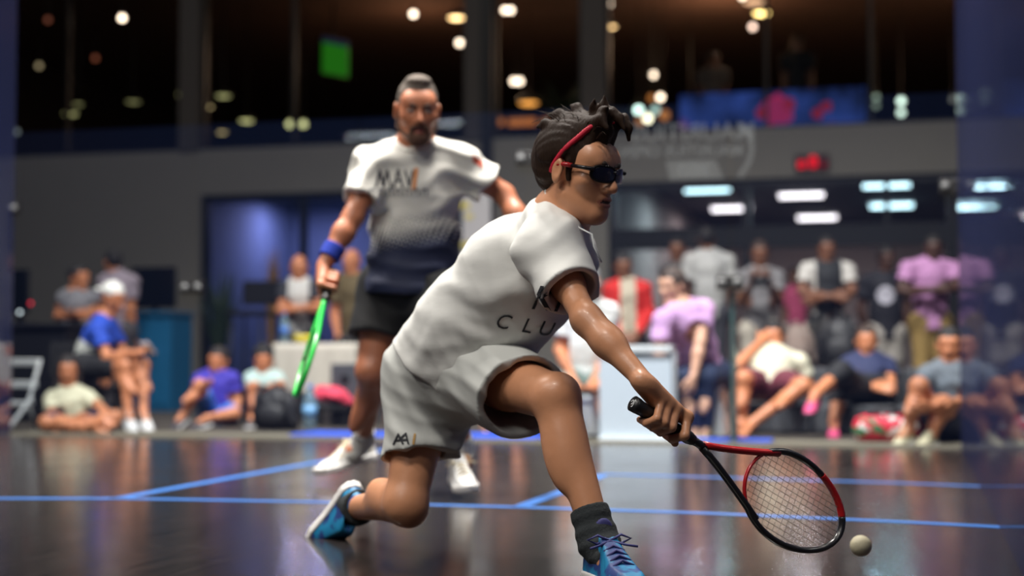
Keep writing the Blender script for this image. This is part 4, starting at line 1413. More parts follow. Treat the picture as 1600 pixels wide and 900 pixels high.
# shirt that fades from white to navy with a dot pattern
def fade_shirt():
    m = mat('fading_jersey', (224, 222, 216), 0.72, bump=0.10, bscale=8)
    nt = m.node_tree; L = nt.links
    b = nt.nodes['Principled BSDF']
    tc = nt.nodes.new('ShaderNodeTexCoord'); sp = nt.nodes.new('ShaderNodeSeparateXYZ')
    L.new(tc.outputs['Object'], sp.inputs[0])
    def math_(op, a, b_=None):
        n = nt.nodes.new('ShaderNodeMath'); n.operation = op
        for i, x in enumerate((a, b_)):
            if x is None: continue
            if isinstance(x, (int, float)): n.inputs[i].default_value = x
            else: L.new(x, n.inputs[i])
        return n.outputs[0]
    z0, z1 = float(at(650, 408, 6.0)[2]), float(at(650, 338, 6.0)[2])
    mr = nt.nodes.new('ShaderNodeMapRange'); L.new(sp.outputs['Z'], mr.inputs[0])
    zz = math_('ADD', sp.outputs['Z'], math_('MULTIPLY', sp.outputs['X'], -0.16))
    L.new(zz, mr.inputs[0])
    mr.inputs[1].default_value = z0; mr.inputs[2].default_value = z1; mr.inputs[3].default_value = 1.0; mr.inputs[4].default_value = 0.0
    fq = 2 * math.pi / 0.028
    row = math_('SINE', math_('MULTIPLY', math_('ADD', sp.outputs['X'], math_('MULTIPLY', sp.outputs['Z'], 0.5)), fq))
    colm = math_('SINE', math_('MULTIPLY', math_('ADD', math_('MULTIPLY', sp.outputs['Z'], 1.0), math_('MULTIPLY', sp.outputs['X'], -0.5)), fq))
    dots = math_('MULTIPLY', math_('ADD', math_('MULTIPLY', row, colm), 1.0), 0.5)
    v = math_('SUBTRACT', math_('MULTIPLY', mr.outputs[0], 1.5), dots)
    st = nt.nodes.new('ShaderNodeMapRange'); L.new(v, st.inputs[0])
    st.inputs[1].default_value = -0.1; st.inputs[2].default_value = 0.25
    mx = nt.nodes.new('ShaderNodeMix'); mx.data_type = 'RGBA'
    mx.inputs[6].default_value = rgb((226, 224, 216)); mx.inputs[7].default_value = rgb((28, 36, 66))
    L.new(st.outputs[0], mx.inputs[0]); L.new(mx.outputs[2], b.inputs['Base Color'])
    return m
M_SHIRT_B = fade_shirt()
axb = nrm(B_nb - B_pel)
hem = B_pel + (B_wa - B_pel) * -0.02
sb = [rc(hem, B_wa, 0.190, 0.166, 0.05, flat=(fb, 1.08)), rc(B_wa, B_ch, 0.160, 0.176, 0.05, flat=(fb, 1.28)), rc(B_ch, B_nb + (B_ch - B_nb) * 0.3, 0.165, 0.085, 0.05, flat=(fb, 1.2)),
      rc(B_sR, B_sL, 0.062, k=0.05), rc(B_sR, B_nb + (B_sR - B_nb) * 0.2, 0.060, 0.062, 0.05), rc(B_sL, B_nb + (B_sL - B_nb) * 0.2, 0.060, 0.062, 0.05),
      rc(B_sR, B_sR + (B_eR - B_sR) * 0.72, 0.067, 0.076, 0.03), rc(B_sL, B_sL + (B_eL - B_sL) * 0.68, 0.070, 0.078, 0.03),
      half(hem + axb * 0.01, -axb, 0.006),
      el(B_nb + axb * 0.050 + fb * 0.016, (0.078, 0.074, 0.068), [nrm(np.cross(fb, axb)), fb, axb], 0.006, 's')]
for s_, e_, f_ in ((B_sR, B_eR, 0.64), (B_sL, B_eL, 0.60)):
    sb += [tubecut(s_ + (e_ - s_) * f_, e_ - s_, 0.12), rc(s_ + (e_ - s_) * (f_ - 0.2), s_ + (e_ - s_) * (f_ + 0.4), 0.052, 0.073, 0.004, 's')]
fdb = foldsum(folds(0.016, cdir(-0.40, 0.93, 0.1), 27, 0.7, 1.2), folds(0.010, cdir(0.5, 0.85, 0.1), 36, 3.0, 1.4))
shirt_b = skin_obj('shirt', sb, 0.005, M_SHIRT_B, man, ORG_B, disp=fdb, amp=0.02)
vb = nrm(at(650, 280, 6) - CO)
pk = strokes_mesh([[(-0.10, -0.035), (-0.085, 0.03), (-0.07, -0.03), (-0.055, 0.03), (-0.04, -0.035)], [(-0.03, -0.035), (-0.012, 0.035), (0.006, -0.035)], [(-0.022, -0.01), (0.0, -0.008)], [(0.015, 0.03), (0.03, -0.03), (0.045, 0.03)]], 0.009)
project_print('chest_print', shirt_b, [pk], mat('faded_print', (66, 66, 74), 0.7), at(627, 279, 5.9), cdir(1, -0.02, 0), UP, vb, shirt_b, ORG_B)
project_print('chest_print', shirt_b, [strokes_mesh([[(-0.004, -0.035), (0.006, 0.04)]], 0.016)], mat('orange_print', (214, 140, 84), 0.7), at(648, 281, 5.9), RT, UP, vb, shirt_b, ORG_B)
pk = strokes_mesh([[(-0.13 + 0.034 * i, -0.012), (-0.13 + 0.034 * i, 0.012), (-0.13 + 0.034 * i + 0.018, 0.012), (-0.13 + 0.034 * i + 0.018, -0.012)] for i in range(7)], 0.006)
project_print('chest_print', shirt_b, [pk], mat('grey_print', (110, 110, 116), 0.7), at(630, 301, 5.9), RT, UP, vb, shirt_b, ORG_B)
project_print('sleeve_badge', shirt_b, [strokes_mesh([[(-0.012, 0), (0.012, 0)]], 0.03)], mat('red_badge', (190, 90, 70), 0.7), at(748, 252, 5.9), cdir(1, -.6, 0), UP, vb, shirt_b, ORG_B)
mb = MB()
c0 = B_nb + axb * 0.020 + fb * 0.010
e1 = nrm(np.cross(fb, axb))
mb.tube([c0 + e1 * 0.086 * math.cos(t) + fb * 0.080 * math.sin(t) - axb * 0.030 * math.sin(t) - ORG_B for t in np.linspace(0, 2 * math.pi, 41)[:-1]], 0.008, 8, True).build('collar', mat('white_rib', (214, 212, 204), 0.8), shirt_b, True)
# shorts
M_SHORT_B = mat('black_shorts', (15, 16, 20), 0.8, bump=0.12, bscale=10)
bhR, bhL = B_hR + (B_kR - B_hR) * 0.60, B_hL + (B_kL - B_hL) * 0.60
sp_ = [rc(B_hR, B_hL, 0.118, k=0.05, flat=(fb, 1.15)), rc(B_pel, B_pel + axb * 0.06, 0.160, 0.150, 0.05, flat=(fb, 1.25)), rc(B_hR, bhR, 0.116, 0.126, 0.04), rc(B_hL, bhL, 0.116, 0.125, 0.04),
       half(B_pel + axb * 0.10, axb), tubecut(bhR, B_kR - B_hR, 0.17), tubecut(bhL, B_kL - B_hL, 0.17),
       rc(bhR - nrm(B_kR - B_hR) * 0.06, bhR + nrm(B_kR - B_hR) * 0.1, 0.085, 0.122, 0.004, 's'), rc(bhL - nrm(B_kL - B_hL) * 0.06, bhL + nrm(B_kL - B_hL) * 0.1, 0.085, 0.12, 0.004, 's')]
skin_obj('shorts', sp_, 0.006, M_SHORT_B, man, ORG_B, disp=foldsum(folds(0.008, cdir(0.8, 0.5, 0), 32, 1.0), folds(0.005, cdir(0.2, 0.9, 0), 45, 2.0)), amp=0.014)
# wristband
dW = nrm(B_eR - B_wR)
skin_obj('wristband', [rc(B_wR + dW * 0.030, B_wR + dW * 0.088, 0.042, 0.044), half(B_wR + dW * 0.088, dW), half(B_wR + dW * 0.030, -dW)], 0.004, mat('royal_blue_towelling', (24, 52, 160), 0.9, bump=0.3, bscale=150), man, ORG_B)
# socks and shoes
M_WSOCK = mat('white_sock', (212, 212, 206), 0.9, bump=0.2, bscale=120)
M_WSHOE = shoe_mat('white_shoe_mesh', (226, 226, 224), (206, 196, 170), 30, 0.55, 0.66)
M_WLACE = mat('cream_laces', (206, 192, 160), 0.8)
def bsock(a, k, ft, ln):
    d = nrm(k - a)
    skin_obj('sock', [rc(a + d * ln, a, 0.046, 0.042), rc(a, ft, 0.042, 0.036, 0.03), half(a + d * ln, d)], 0.0055, M_WSOCK, man, ORG_B, disp=folds(0.003, d, 90, 1.0, 0.3), amp=0.005)
# rear foot: on its toes, pointing left
th = at(590, 716, 6.50); tt = at(506, 742, 6.42)
bsock(B_aR, B_kR, B_aR + cdir(-0.5, -0.8, 0.1) * 0.07, 0.075)
make_shoe(man, ORG_B, th, th + nrm(tt - th) * 0.28, (0.15, 0.1, 1), M_WSHOE, M_SOLE, M_WLACE, 0.005, 0.10, 'white shoe pointing sideways with heel raised')
th = at(712, 752, 5.97); tt = floor_at(744, 783, 0.004)
bsock(B_aL, B_kL, B_aL + cdir(0.1, -0.8, 0.3) * 0.06, 0.05)
make_shoe(man, ORG_B, th, th + nrm(tt - th) * 0.285, UP * 0.8 - FW * 0.3, M_WSHOE, M_SOLE, M_WLACE, 0.005, 0.115, 'white shoe pointing at the camera')
M_GREEN = mat('green_racket_paint', (30, 190, 70), 0.35, coat=0.3)
make_racket(B_butt, bu, bs, 0.675, 'bright green squash racket seen edge-on in the hand of the bearded player', M_GREEN, M_GREEN, M_STR, 0.10)
# ------------------------------------------------------------------ spectators
SKINS = {'tan': (182, 124, 92), 'brown': (120, 78, 56), 'dark': (74, 48, 38), 'pale': (206, 156, 128), 'warm': (190, 122, 84)}
def skin_mat(k):
    return mat('skin_' + k, SKINS[k], 0.5, var=0.08, vscale=12)
HAIRC = {'black': (22, 18, 17), 'brown': (52, 36, 27), 'grey': (128, 124, 120), 'darkbrown': (34, 25, 21)}

def person(label, Z, J, look, hair=('short', 'black'), skin='tan', top=((200, 200, 200), 'short'), bottom=('trousers', (30, 30, 36)),
           shoes=(60, 60, 64), s=1.0, group=None, stand=False, cap=None, vest=None, front=None, extra=None, cell=0.0095, body_front=None, up=None, sole=(225, 225, 222), beard=None):
    """J maps joint letters to photograph pixels (and own distance): H head, N neck, SA/SB shoulders, EA/EB elbows, WA/WB wrists,
    PA/PB hips, KA/KB knees, FA/FB ankles, TA/TB toes; A is the limb on the left of the photograph"""
    j = {}
    for k, v in J.items():
        j[k] = at(v[0], v[1], v[2] if len(v) > 2 else Z)
    if 'N' not in j: j['N'] = j['H'] - UP * 0.12 * s
    midS = (j['SA'] + j['SB']) / 2
    if 'PA' not in j:
        base = midS - np.array([0, 0, 0.50 * s])
        ax_ = nrm(j['SB'] - j['SA'])
        j['PA'], j['PB'] = base - ax_ * 0.09 * s, base + ax_ * 0.09 * s
    midP = (j['PA'] + j['PB']) / 2
    fr = cdir(*body_front) if body_front is not None else None
    spine = nrm(midS - midP)
    if fr is None:
        fr = nrm(np.cross(j['SA'] - j['SB'], spine))
        if fr @ cdir(*look) < 0: fr = -fr
    fr = nrm(fr - spine * (fr @ spine))
    fwd = nrm(np.array([fr[0], fr[1], 0.0]))
    for a in 'AB':
        if 'K' + a not in j:
            hipz = j['P' + a][2]
            j['K' + a] = np.array([*j['P' + a][:2], hipz * 0.53]) + fwd * 0.02
        if 'F' + a not in j:
            j['F' + a] = np.array([*j['K' + a][:2], 0.085 * s]) - fwd * 0.02
        if 'E' + a not in j: j['E' + a] = j['S' + a] - np.array([0, 0, 0.29 * s]) - fwd * 0.02
        if 'W' + a not in j: j['W' + a] = j['E' + a] - np.array([0, 0, 0.25 * s]) + fwd * 0.06
    org = np.array([midP[0], midP[1], 0.0])
    hd_ = Head(j['H'] - UP * 0.012, cdir(*look), UP if up is None else cdir(*up), 0.96 if s == 1.0 else 0.70 + 0.26 * s)
    L = [rc(j['PA'], j['PB'], 0.098 * s, k=0.03), rc(midP, midP * 0.5 + midS * 0.5, 0.120 * s, 0.125 * s, 0.04, flat=(fr, 1.25)),
         rc(midP * 0.5 + midS * 0.5, midS * 0.85 + midP * 0.15, 0.125 * s, 0.125 * s, 0.04, flat=(fr, 1.25)), rc(midS * 0.85 + midP * 0.15, j['N'], 0.11 * s, 0.058 * s, 0.04),
         rc(j['SA'], j['SB'], 0.058 * s, k=0.05), rc(j['SA'], j['N'], 0.052 * s, k=0.04), rc(j['SB'], j['N'], 0.052 * s, k=0.04)]
    barefoot = shoes is None
    for a in 'AB':
        L += arm(j['S' + a], j['E' + a], j['W' + a], 0.046, s)
        d = nrm(j['W' + a] - j['E' + a])
        pn = fr if abs(d @ fr) < 0.8 else -spine
        L += hand(j['W' + a], nrm(d + 0.001), -pn, 1 if a == 'A' else -1, 0.7, 0.98 * s, 1.05, 1.12)
        L += leg(j['P' + a], j['K' + a], j['F' + a], 0.084, 0.058, -(j['K' + a] - j['P' + a]) - (j['K' + a] - j['F' + a]) + fr * 0.02, s)
        if 'T' + a in j:
            td = nrm(j['T' + a] - j['F' + a])
        else:
            td = nrm(fwd + np.array([0, 0, -0.25]))
        j['td' + a] = td
        if barefoot:
            f_ = j['F' + a]; b_ = f_ + td * 0.14 * s - UP * 0.03 * s
            sd = nrm(np.cross(td, UP))
            L += [rc(f_, b_, 0.036 * s, 0.034 * s, 0.02, flat=(UP, 1.2)), rc(f_, f_ - td * 0.035 * s - UP * 0.03 * s, 0.034 * s, 0.03 * s, 0.02)]
            for t in range(5):
                o = (-0.028 + 0.014 * t) * s
                L += [rc(b_ + sd * o, b_ + sd * o * 1.05 + td * (0.062 - 0.006 * abs(t)) * s, 0.012 * s, 0.010 * s, 0.006)]
        else:
            L += [rc(j['F' + a], j['F' + a] + td * 0.08 * s - UP * 0.02, 0.034 * s, 0.03 * s, 0.02)]
    L += hd_.neck(j['N'], 0.054) + hd_.prims(False)
    sm = skin_mat(skin)
    body_ = skin_obj('person', L, cell, [sm, mat('lips_' + skin, tuple(int(c * 0.78) for c in SKINS[skin]), 0.5)], None, org, matfn=lambda P: np.minimum(hd_.lips(P), 1))
    tag(body_, label, 'person', group)
    O = org
    # top
    if top is not None:
        col, slv = top[0], top[1]
        mt = cmat(col) if not isinstance(col, str) else MATS[col]
        frac = {'short': 0.62, 'long': 1.0, 'none': 0.12}[slv]
        hemp = midP - spine * 0.02
        T = [rc(hemp, midP * 0.5 + midS * 0.5, 0.150 * s, 0.148 * s, 0.05, flat=(fr, 1.2)), rc(midP * 0.5 + midS * 0.5, midS * 0.88 + midP * 0.12, 0.148 * s, 0.142 * s, 0.05, flat=(fr, 1.2)),
             rc(midS * 0.88 + midP * 0.12, j['N'] * 0.75 + midS * 0.25, 0.13 * s, 0.074 * s, 0.05), rc(j['SA'], j['SB'], 0.058 * s, k=0.05), rc(j['SA'], j['N'] * 0.85 + j['SA'] * 0.15, 0.056 * s, 0.058 * s, 0.04), rc(j['SB'], j['N'] * 0.85 + j['SB'] * 0.15, 0.056 * s, 0.058 * s, 0.04)]
        for a in 'AB':
            S_, E_, W_a = j['S' + a], j['E' + a], j['W' + a]
            if slv == 'long':
                T += [rc(S_, E_, 0.066 * s, 0.055 * s, 0.03), rc(E_, E_ + (W_a - E_) * 0.9, 0.055 * s, 0.043 * s, 0.03)]
            else:
                T += [rc(S_, S_ + (E_ - S_) * frac, 0.062 * s, 0.067 * s, 0.03)]
        if slv == 'short':
            for a in 'AB':
                S_, E_ = j['S' + a], j['E' + a]
                T += [tubecut(S_ + (E_ - S_) * 0.60, E_ - S_, 0.10)]
        T += [half(hemp - spine * 0.035, -spine, 0.006), el(j['N'] + spine * 0.045 * s + fr * 0.016, np.array((0.068, 0.068, 0.056)) * s, [np.cross(fr, spine), fr, spine], 0.006, 's')]
        sx_ = nrm(np.cross(fr, spine))
        shirt_ = skin_obj('shirt', T, cell, mt, body_, O, disp=foldsum(folds(0.007, spine * 0.9 + sx_ * 0.35, 28, len(label) * 0.7, 1.1), folds(0.005, spine - sx_ * 0.6, 40, len(label) * 1.1, 1.2)), amp=0.014)
        if len(top) > 2:     # a second colour: (colour, fraction of the torso from the hem up) below, or 'front' panel
            me = shirt_.data
            me.materials.append(cmat(top[2]))
            n = len(me.polygons)
            cen = np.empty(n * 3, np.float32); me.polygons.foreach_get('center', cen); cen = cen.reshape(-1, 3) + V(org)
            h = (cen - V(midP)) @ V(spine) / float(np.linalg.norm(midS - midP))
            lat = np.abs((cen - V(midS)) @ V(sx_)); dep = (cen - V(midS)) @ V(fr)
            if top[3] == 'below': sel = h < top[4]
            elif top[3] == 'front': sel = (lat < top[4] * s) & (dep > -0.02)
            else: sel = (lat > top[4] * s)
            me.polygons.foreach_set('material_index', sel.astype(np.int32))
    else:
        shirt_ = None
    # bottoms
    if bottom is not None:
        kind, col = bottom
        mbm = cmat(col)
        B = [rc(j['PA'], j['PB'], 0.112 * s, k=0.05), rc(midP, midP + spine * 0.10 * s, 0.13 * s, 0.125 * s, 0.04, flat=(fr, 1.2))]
        fr_ = {'shorts': 0.68, 'capri': 1.0, 'trousers': 1.0}[kind]
        for a in 'AB':
            P_, K_, F_ = j['P' + a], j['K' + a], j['F' + a]
            B += [rc(P_, P_ + (K_ - P_) * fr_, 0.103 * s, (0.088 if kind == 'shorts' else 0.072) * s, 0.04)]
            if kind != 'shorts':
                B += [rc(K_, K_ + (F_ - K_) * (0.93 if kind == 'trousers' else 0.35), 0.072 * s, 0.056 * s, 0.03)]
        skin_obj('shorts' if kind == 'shorts' else 'trousers', B, cell, mbm, body_, O, disp=folds(0.006, spine + sx_ * 0.4 if top else spine, 36, 1.0 + len(label)), amp=0.012)
    # shoes
    if not barefoot:
        for a in 'AB':
            td = j['td' + a]; f_ = j['F' + a]
            upv = nrm(UP - td * (UP @ td))
            h_ = f_ - td * 0.055 * s - upv * 0.085 * s
            if h_[2] < 0.0: h_ = h_ + np.array([0, 0, -h_[2]])
            make_shoe(body_, O, h_, h_ + td * 0.275 * s, upv, cmat(shoes, 0.6), cmat(sole, 0.6), None, 0.009, 0.10 * s)
    # hair or cap
    if hair is not None:
        st, hc_ = hair
        skin_obj('hair', hd_.hair(0.011 if st != 'curly' else 0.014, -0.030, style=st), 0.008, mat('hair_' + hc_, HAIRC[hc_], 0.7, bump=0.4, bscale=80), body_, O, disp=jag(260, 0.003), amp=0.004)
    if cap is not None:
        C = [hd_.E(0, -0.014, 0.046, (0.084, 0.104, 0.090)), half(hd_.p(0, 0.0, 0.030), -hd_.u - hd_.f * 0.1, 0.004)]
        cp = skin_obj('cap', C, 0.007, cmat(cap[0]), body_, O)
        q = cap[1]          # +1 brim in front, -1 brim at the back
        skin_obj('brim', [hd_.E(0, 0.118 * q, 0.034, (0.066, 0.062, 0.010)), half(hd_.p(0, 0.07 * q, 0.03), -hd_.f * q, 0.003)], 0.007, cmat(cap[0]), cp, O)
    if beard is not None:
        skin_obj('beard', [hd_.E(0, 0.066, -0.103, (0.033, 0.026, 0.024), 0.02)] + [hd_.C((0.012 * q, 0.068, -0.106), (0.058 * q, 0.006, -0.055), 0.021, 0.018, 0.02) for q in (-1, 1)], 0.007, mat('hair_' + beard, HAIRC[beard], 0.7), body_, O)
    if extra is not None:
        extra(body_, shirt_, hd_, j, fr, spine, O)
    return body_

def torso_disc(color, px, py, r):
    def fn(b, sh, hd_, j, fr, spine, O):
        pts = [(r * math.cos(t), r * math.sin(t)) for t in np.linspace(0, 2 * math.pi, 24)[:-1]]
        bm = bmesh.new(); bm.faces.new([bm.verts.new((*p, 0)) for p in pts]); me = bpy.data.meshes.new('disc'); bm.to_mesh(me); bm.free()
        c = (j['SA'] + j['SB']) / 2
        p = at(px, py, float((c - CO) @ FW))
        project_print('chest_print', sh, [me], cmat(color), p, RT, UP, nrm(p - CO), sh, O)
    return fn

def phone(col=(215, 220, 225)):
    def fn(b, sh, hd_, j, fr, spine, O):
        c = (j['WA'] + j['WB']) / 2 + nrm(j['WA'] - j['EA']) * 0.10 + UP * 0.02
        o = MB().box((0, 0, 0), (0.075, 0.012, 0.15), Matrix.Rotation(1.0, 3, 'X'), 0.005).build('mobile_phone', mat('phone_white', col, 0.3), None, origin=(0, 0, 0))
        o.location = tuple(c)
        tag(o, 'pale mobile phone in the hands of the seated man with the white cap', 'phone')
    return fn

# ---- left side, behind the glass
person('long-haired girl in cream t-shirt sitting cross-legged on the floor', 11.25,
       dict(H=(106, 577), N=(107, 607), SA=(82, 624), SB=(136, 622), EA=(80, 655, 11.1), WA=(118, 655, 10.95), EB=(160, 640, 11.1), WB=(168, 660, 10.95),
            PA=(92, 660), PB=(132, 660), KA=(72, 660, 10.95), FA=(140, 668, 10.85), KB=(180, 652, 11.0), FB=(112, 669, 10.9), TA=(165, 672, 10.85), TB=(95, 672, 10.9)),
       (0.3, 0.0, 1), ('long', 'darkbrown'), 'warm', ((206, 202, 172), 'short'), ('shorts', (28, 34, 66)), None, 0.86)
person('seated man in blue and white jersey, black shorts and backward white cap', 11.75,
       dict(H=(176, 463), N=(163, 497), SA=(152, 516, 11.6), SB=(172, 512, 11.95), EA=(168, 560, 11.5), WA=(212, 552, 11.4), EB=(195, 556, 11.9), WB=(218, 551, 11.7),
            PA=(130, 574, 11.65), PB=(142, 574, 11.95), KA=(196, 572, 11.45), FA=(200, 646, 11.35), KB=(222, 572, 11.75), FB=(224, 646, 11.5), TA=(216, 668, 11.1), TB=(240, 668, 11.25)),
       (0.85, -0.28, 0.45), None, 'warm', ((26, 66, 172), 'short', (206, 208, 200), 'below', 0.62), ('shorts', (20, 20, 24)), (214, 214, 212), 1.0, cap=((214, 214, 208), -1), extra=phone())
person('woman in grey vest with hair tied back, arms folded, seated behind the white cap man', 13.9,
       dict(H=(124, 433), N=(117, 457), SA=(101, 466), SB=(142, 466), EA=(90, 494), WA=(122, 494, 13.7), EB=(148, 488), WB=(118, 490, 13.7), PA=(112, 540), PB=(136, 540), KA=(125, 552, 13.55), KB=(150, 552, 13.55)),
       (0.8, 0.0, 0.6), ('bun', 'black'), 'warm', ((118, 118, 124), 'none'), ('trousers', (22, 22, 28)))
person('dark-haired man in pale lilac shirt standing with his back turned, left of the dark screen', 15.2,
       dict(H=(176, 408), N=(180, 426), SA=(163, 440), SB=(207, 440)), (-0.7, 0.0, -0.7), ('short', 'black'), 'warm', ((150, 138, 150), 'short'), ('trousers', (70, 66, 70)))
person('boy in violet-blue t-shirt sitting on the floor with one knee up', 12.2,
       dict(H=(341, 562), N=(338, 583), SA=(314, 592), SB=(363, 592), EA=(305, 614, 12.0), WA=(322, 604, 11.8), EB=(372, 624), WB=(366, 652, 12.1), PA=(328, 648), PB=(356, 648),
            KA=(312, 602, 11.85), FA=(286, 648, 11.8), KB=(366, 646, 11.85), FB=(322, 654, 11.75), TA=(270, 660, 11.7), TB=(300, 660, 11.7)),
       (-0.25, -0.1, 1), ('short', 'darkbrown'), 'warm', ((58, 48, 160), 'short'), ('shorts', (66, 116, 196)), (54, 50, 60), 0.82)
person('curly-haired boy hugging his knees beside the black backpack', 12.3,
       dict(H=(412, 560), N=(410, 582), SA=(392, 592), SB=(434, 592), EA=(392, 612, 12.1), WA=(428, 606, 11.8), EB=(442, 608, 12.1), WB=(410, 607, 11.8), PA=(398, 652), PB=(428, 652),
            KA=(398, 606, 11.85), FA=(394, 650, 11.8), KB=(428, 608, 11.85), FB=(424, 652, 11.8)),
       (0.05, -0.1, 1), ('curly', 'black'), 'warm', ((166, 190, 186), 'short'), ('shorts', (40, 40, 52)), (60, 56, 60), 0.80)
person('bald man in white shirt with dark sides, arms folded behind the cloth-covered table', 14.3,
       dict(H=(467, 416), N=(467, 438), SA=(445, 450), SB=(492, 450), EA=(440, 482, 14.2), WA=(484, 482, 14.0), EB=(500, 480, 14.2), WB=(454, 484, 14.0), PA=(455, 535), PB=(482, 535), KA=(452, 540, 13.85), KB=(486, 540, 13.85)),
       (0.1, 0, 1), None, 'warm', ((34, 36, 44), 'short', (196, 194, 190), 'front', 0.10), ('trousers', (22, 22, 28)))
person('bald man in olive brown shirt behind the hand of the bearded player', 14.2,
       dict(H=(549, 407), N=(550, 430), SA=(526, 444), SB=(582, 444), EA=(522, 492), WA=(528, 525, 14.0), EB=(588, 492), WB=(580, 525, 14.0), PA=(540, 535), PB=(570, 535), KA=(535, 540, 13.75), KB=(575, 540, 13.75)),
       (-0.3, 0, 1), None, 'warm', ((92, 78, 48), 'short'), ('trousers', (30, 28, 28)))
person('seated person in khaki shirt glimpsed between the bearded player and the white jersey', 12.4,
       dict(H=(632, 522), N=(634, 545), SA=(612, 558), SB=(660, 558), EA=(610, 600, 12.2), WA=(625, 610, 12.0), PA=(622, 625), PB=(650, 625), KA=(612, 630, 11.9), FA=(610, 665, 11.8), KB=(650, 625, 11.9), FB=(655, 665, 11.8)),
       (0.2, 0, 1), ('short', 'brown'), 'warm', ((148, 146, 108), 'short'), ('shorts', (40, 40, 46)), (40, 40, 44), 0.9)
person('seated spectator whose bare shin shows below the shorts of the lunging player', 10.9,
       dict(H=(790, 520), N=(790, 548), SA=(766, 560), SB=(818, 560), PA=(776, 618), PB=(808, 618), EA=(762, 595), WA=(775, 615, 10.6), EB=(822, 595), WB=(805, 615, 10.6), KA=(762, 615, 10.5), FA=(759, 668, 10.45), KB=(812, 615, 10.5), FB=(806, 668, 10.45)),
       (0, 0, 1), ('short', 'brown'), 'warm', ((60, 62, 70), 'short'), ('shorts', (36, 38, 46)), (50, 50, 52), 0.95)
# ---- middle
person('seated person in white t-shirt and grey cap behind the outstretched arm', 10.4,
       dict(H=(920, 442), N=(918, 470), SA=(884, 488), SB=(952, 488), EA=(874, 548), WA=(898, 598, 10.05), EB=(948, 560), WB=(925, 600, 10.05), PA=(892, 592), PB=(938, 592), KA=(886, 610, 10.0), FA=(884, 672, 9.95), KB=(942, 608, 10.0), FB=(946, 672, 9.95)),
       (0.2, -0.2, 1), ('short', 'darkbrown'), 'warm', ((214, 216, 212), 'short'), ('shorts', (112, 128, 120)), (200, 200, 200), 1.0, cap=((120, 120, 122), 1))
person('standing person in red top with beige vest behind the white panel', 13.6,
       dict(H=(973, 414), N=(976, 438), SA=(954, 452), SB=(1006, 452), EA=(948, 496), WA=(972, 522, 13.4), EB=(1014, 490), WB=(996, 520, 13.4)),
       (0.1, -0.1, 1), ('short', 'black'), 'brown', ((196, 34, 30), 'long', (180, 170, 150), 'front', 0.07), ('trousers', (50, 46, 50)))
person('man in lilac polo shirt and dark jeans leaning forward on a white box seat', 10.0,
       dict(H=(1050, 445), N=(1064, 478), SA=(1036, 500, 9.85), SB=(1100, 484, 10.05), EA=(1030, 556, 9.8), WA=(1054, 592, 9.8), EB=(1094, 535, 9.82), WB=(1084, 588, 9.72), PA=(1078, 590, 10.15), PB=(1120, 588, 10.25),
            KA=(1070, 594, 9.80), FA=(1086, 668, 9.80), KB=(1104, 590, 9.84), FB=(1102, 668, 9.85), TA=(1080, 690, 9.58), TB=(1096, 690, 9.62)),
       (-0.75, -0.1, 0.7), ('short', 'brown'), 'pale', ((196, 152, 196), 'short'), ('trousers', (30, 42, 70)), (196, 180, 130), 1.0)
person('dark-haired man in dark top standing behind the lilac polo man', 15.4,
       dict(H=(1058, 388), N=(1058, 410), SA=(1040, 424), SB=(1078, 424)), (-0.2, 0, 1), ('short', 'black'), 'brown', ((70, 66, 68), 'short'), ('trousers', (40, 40, 44)))
person('person in pale grey shirt standing with back turned under the entrance transom', 14.6,
       dict(H=(1104, 372), N=(1106, 394), SA=(1078, 408), SB=(1138, 408), EA=(1070, 455), WA=(1072, 492), EB=(1146, 455), WB=(1144, 492)), (0.2, 0, -1), ('short', 'black'), 'brown', ((176, 176, 174), 'short'), ('trousers', (60, 60, 66)))
# ---- right side
def camera_thing(b, sh, hd_, j, fr, spine, O):
    c = (j['WA'] + j['WB']) / 2 + fr * 0.07
    root = empty('photo_camera', c, 'black camera held up by the standing man in grey', 'camera')
    MB().box((0, 0, 0), (0.14, 0.07, 0.09), None, 0.01).build('camera_body', M_BLACK, root)
    MB().cone((0, 0, 0), fr * 0.12, 0.035, 0.04, 18).build('lens', M_BLACK, root, True)
person('standing man in grey t-shirt raising a camera, light shorts', 14.2,
       dict(H=(1187, 394), N=(1187, 420), SA=(1160, 434), SB=(1214, 432), EA=(1158, 474, 14.1), WA=(1176, 440, 13.8), EB=(1218, 472, 14.1), WB=(1200, 440, 13.8)),
       (-0.1, -0.1, 1), ('short', 'brown'), 'brown', ((122, 120, 122), 'short'), ('shorts', (186, 178, 164)), (60, 60, 60), extra=camera_thing)
person('person in pink top standing far inside the lobby', 18.9, dict(H=(1242, 430), N=(1243, 448), SA=(1226, 458), SB=(1260, 458)), (0, 0, 1), ('short', 'black'), 'brown', ((206, 90, 130), 'short'), ('trousers', (60, 64, 100)), 0.0 and None or (60, 60, 60), 0.9)
person('standing man with folded arms in white shirt with black front', 14.0,
       dict(H=(1291, 387), N=(1291, 410), SA=(1261, 422), SB=(1324, 422), EA=(1252, 456, 13.9), WA=(1304, 464, 13.7), EB=(1332, 456, 13.9), WB=(1276, 468, 13.7)),
       (0, -0.05, 1), ('short', 'black'), 'brown', ((198, 194, 188), 'short', (34, 36, 40), 'front', 0.12), ('trousers', (26, 26, 30)))
person('standing man in black t-shirt with round white print', 14.5,
       dict(H=(1385, 402), N=(1384, 428), SA=(1354, 440), SB=(1412, 440), EA=(1344, 484), WA=(1356, 520), EB=(1418, 480), WB=(1414, 515)),
       (0.1, 0, 1), ('short', 'black'), 'dark', ((24, 24, 34), 'short'), ('shorts', (178, 172, 164)), (70, 70, 70), extra=torso_disc((190, 188, 200), 1384, 461, 0.085))
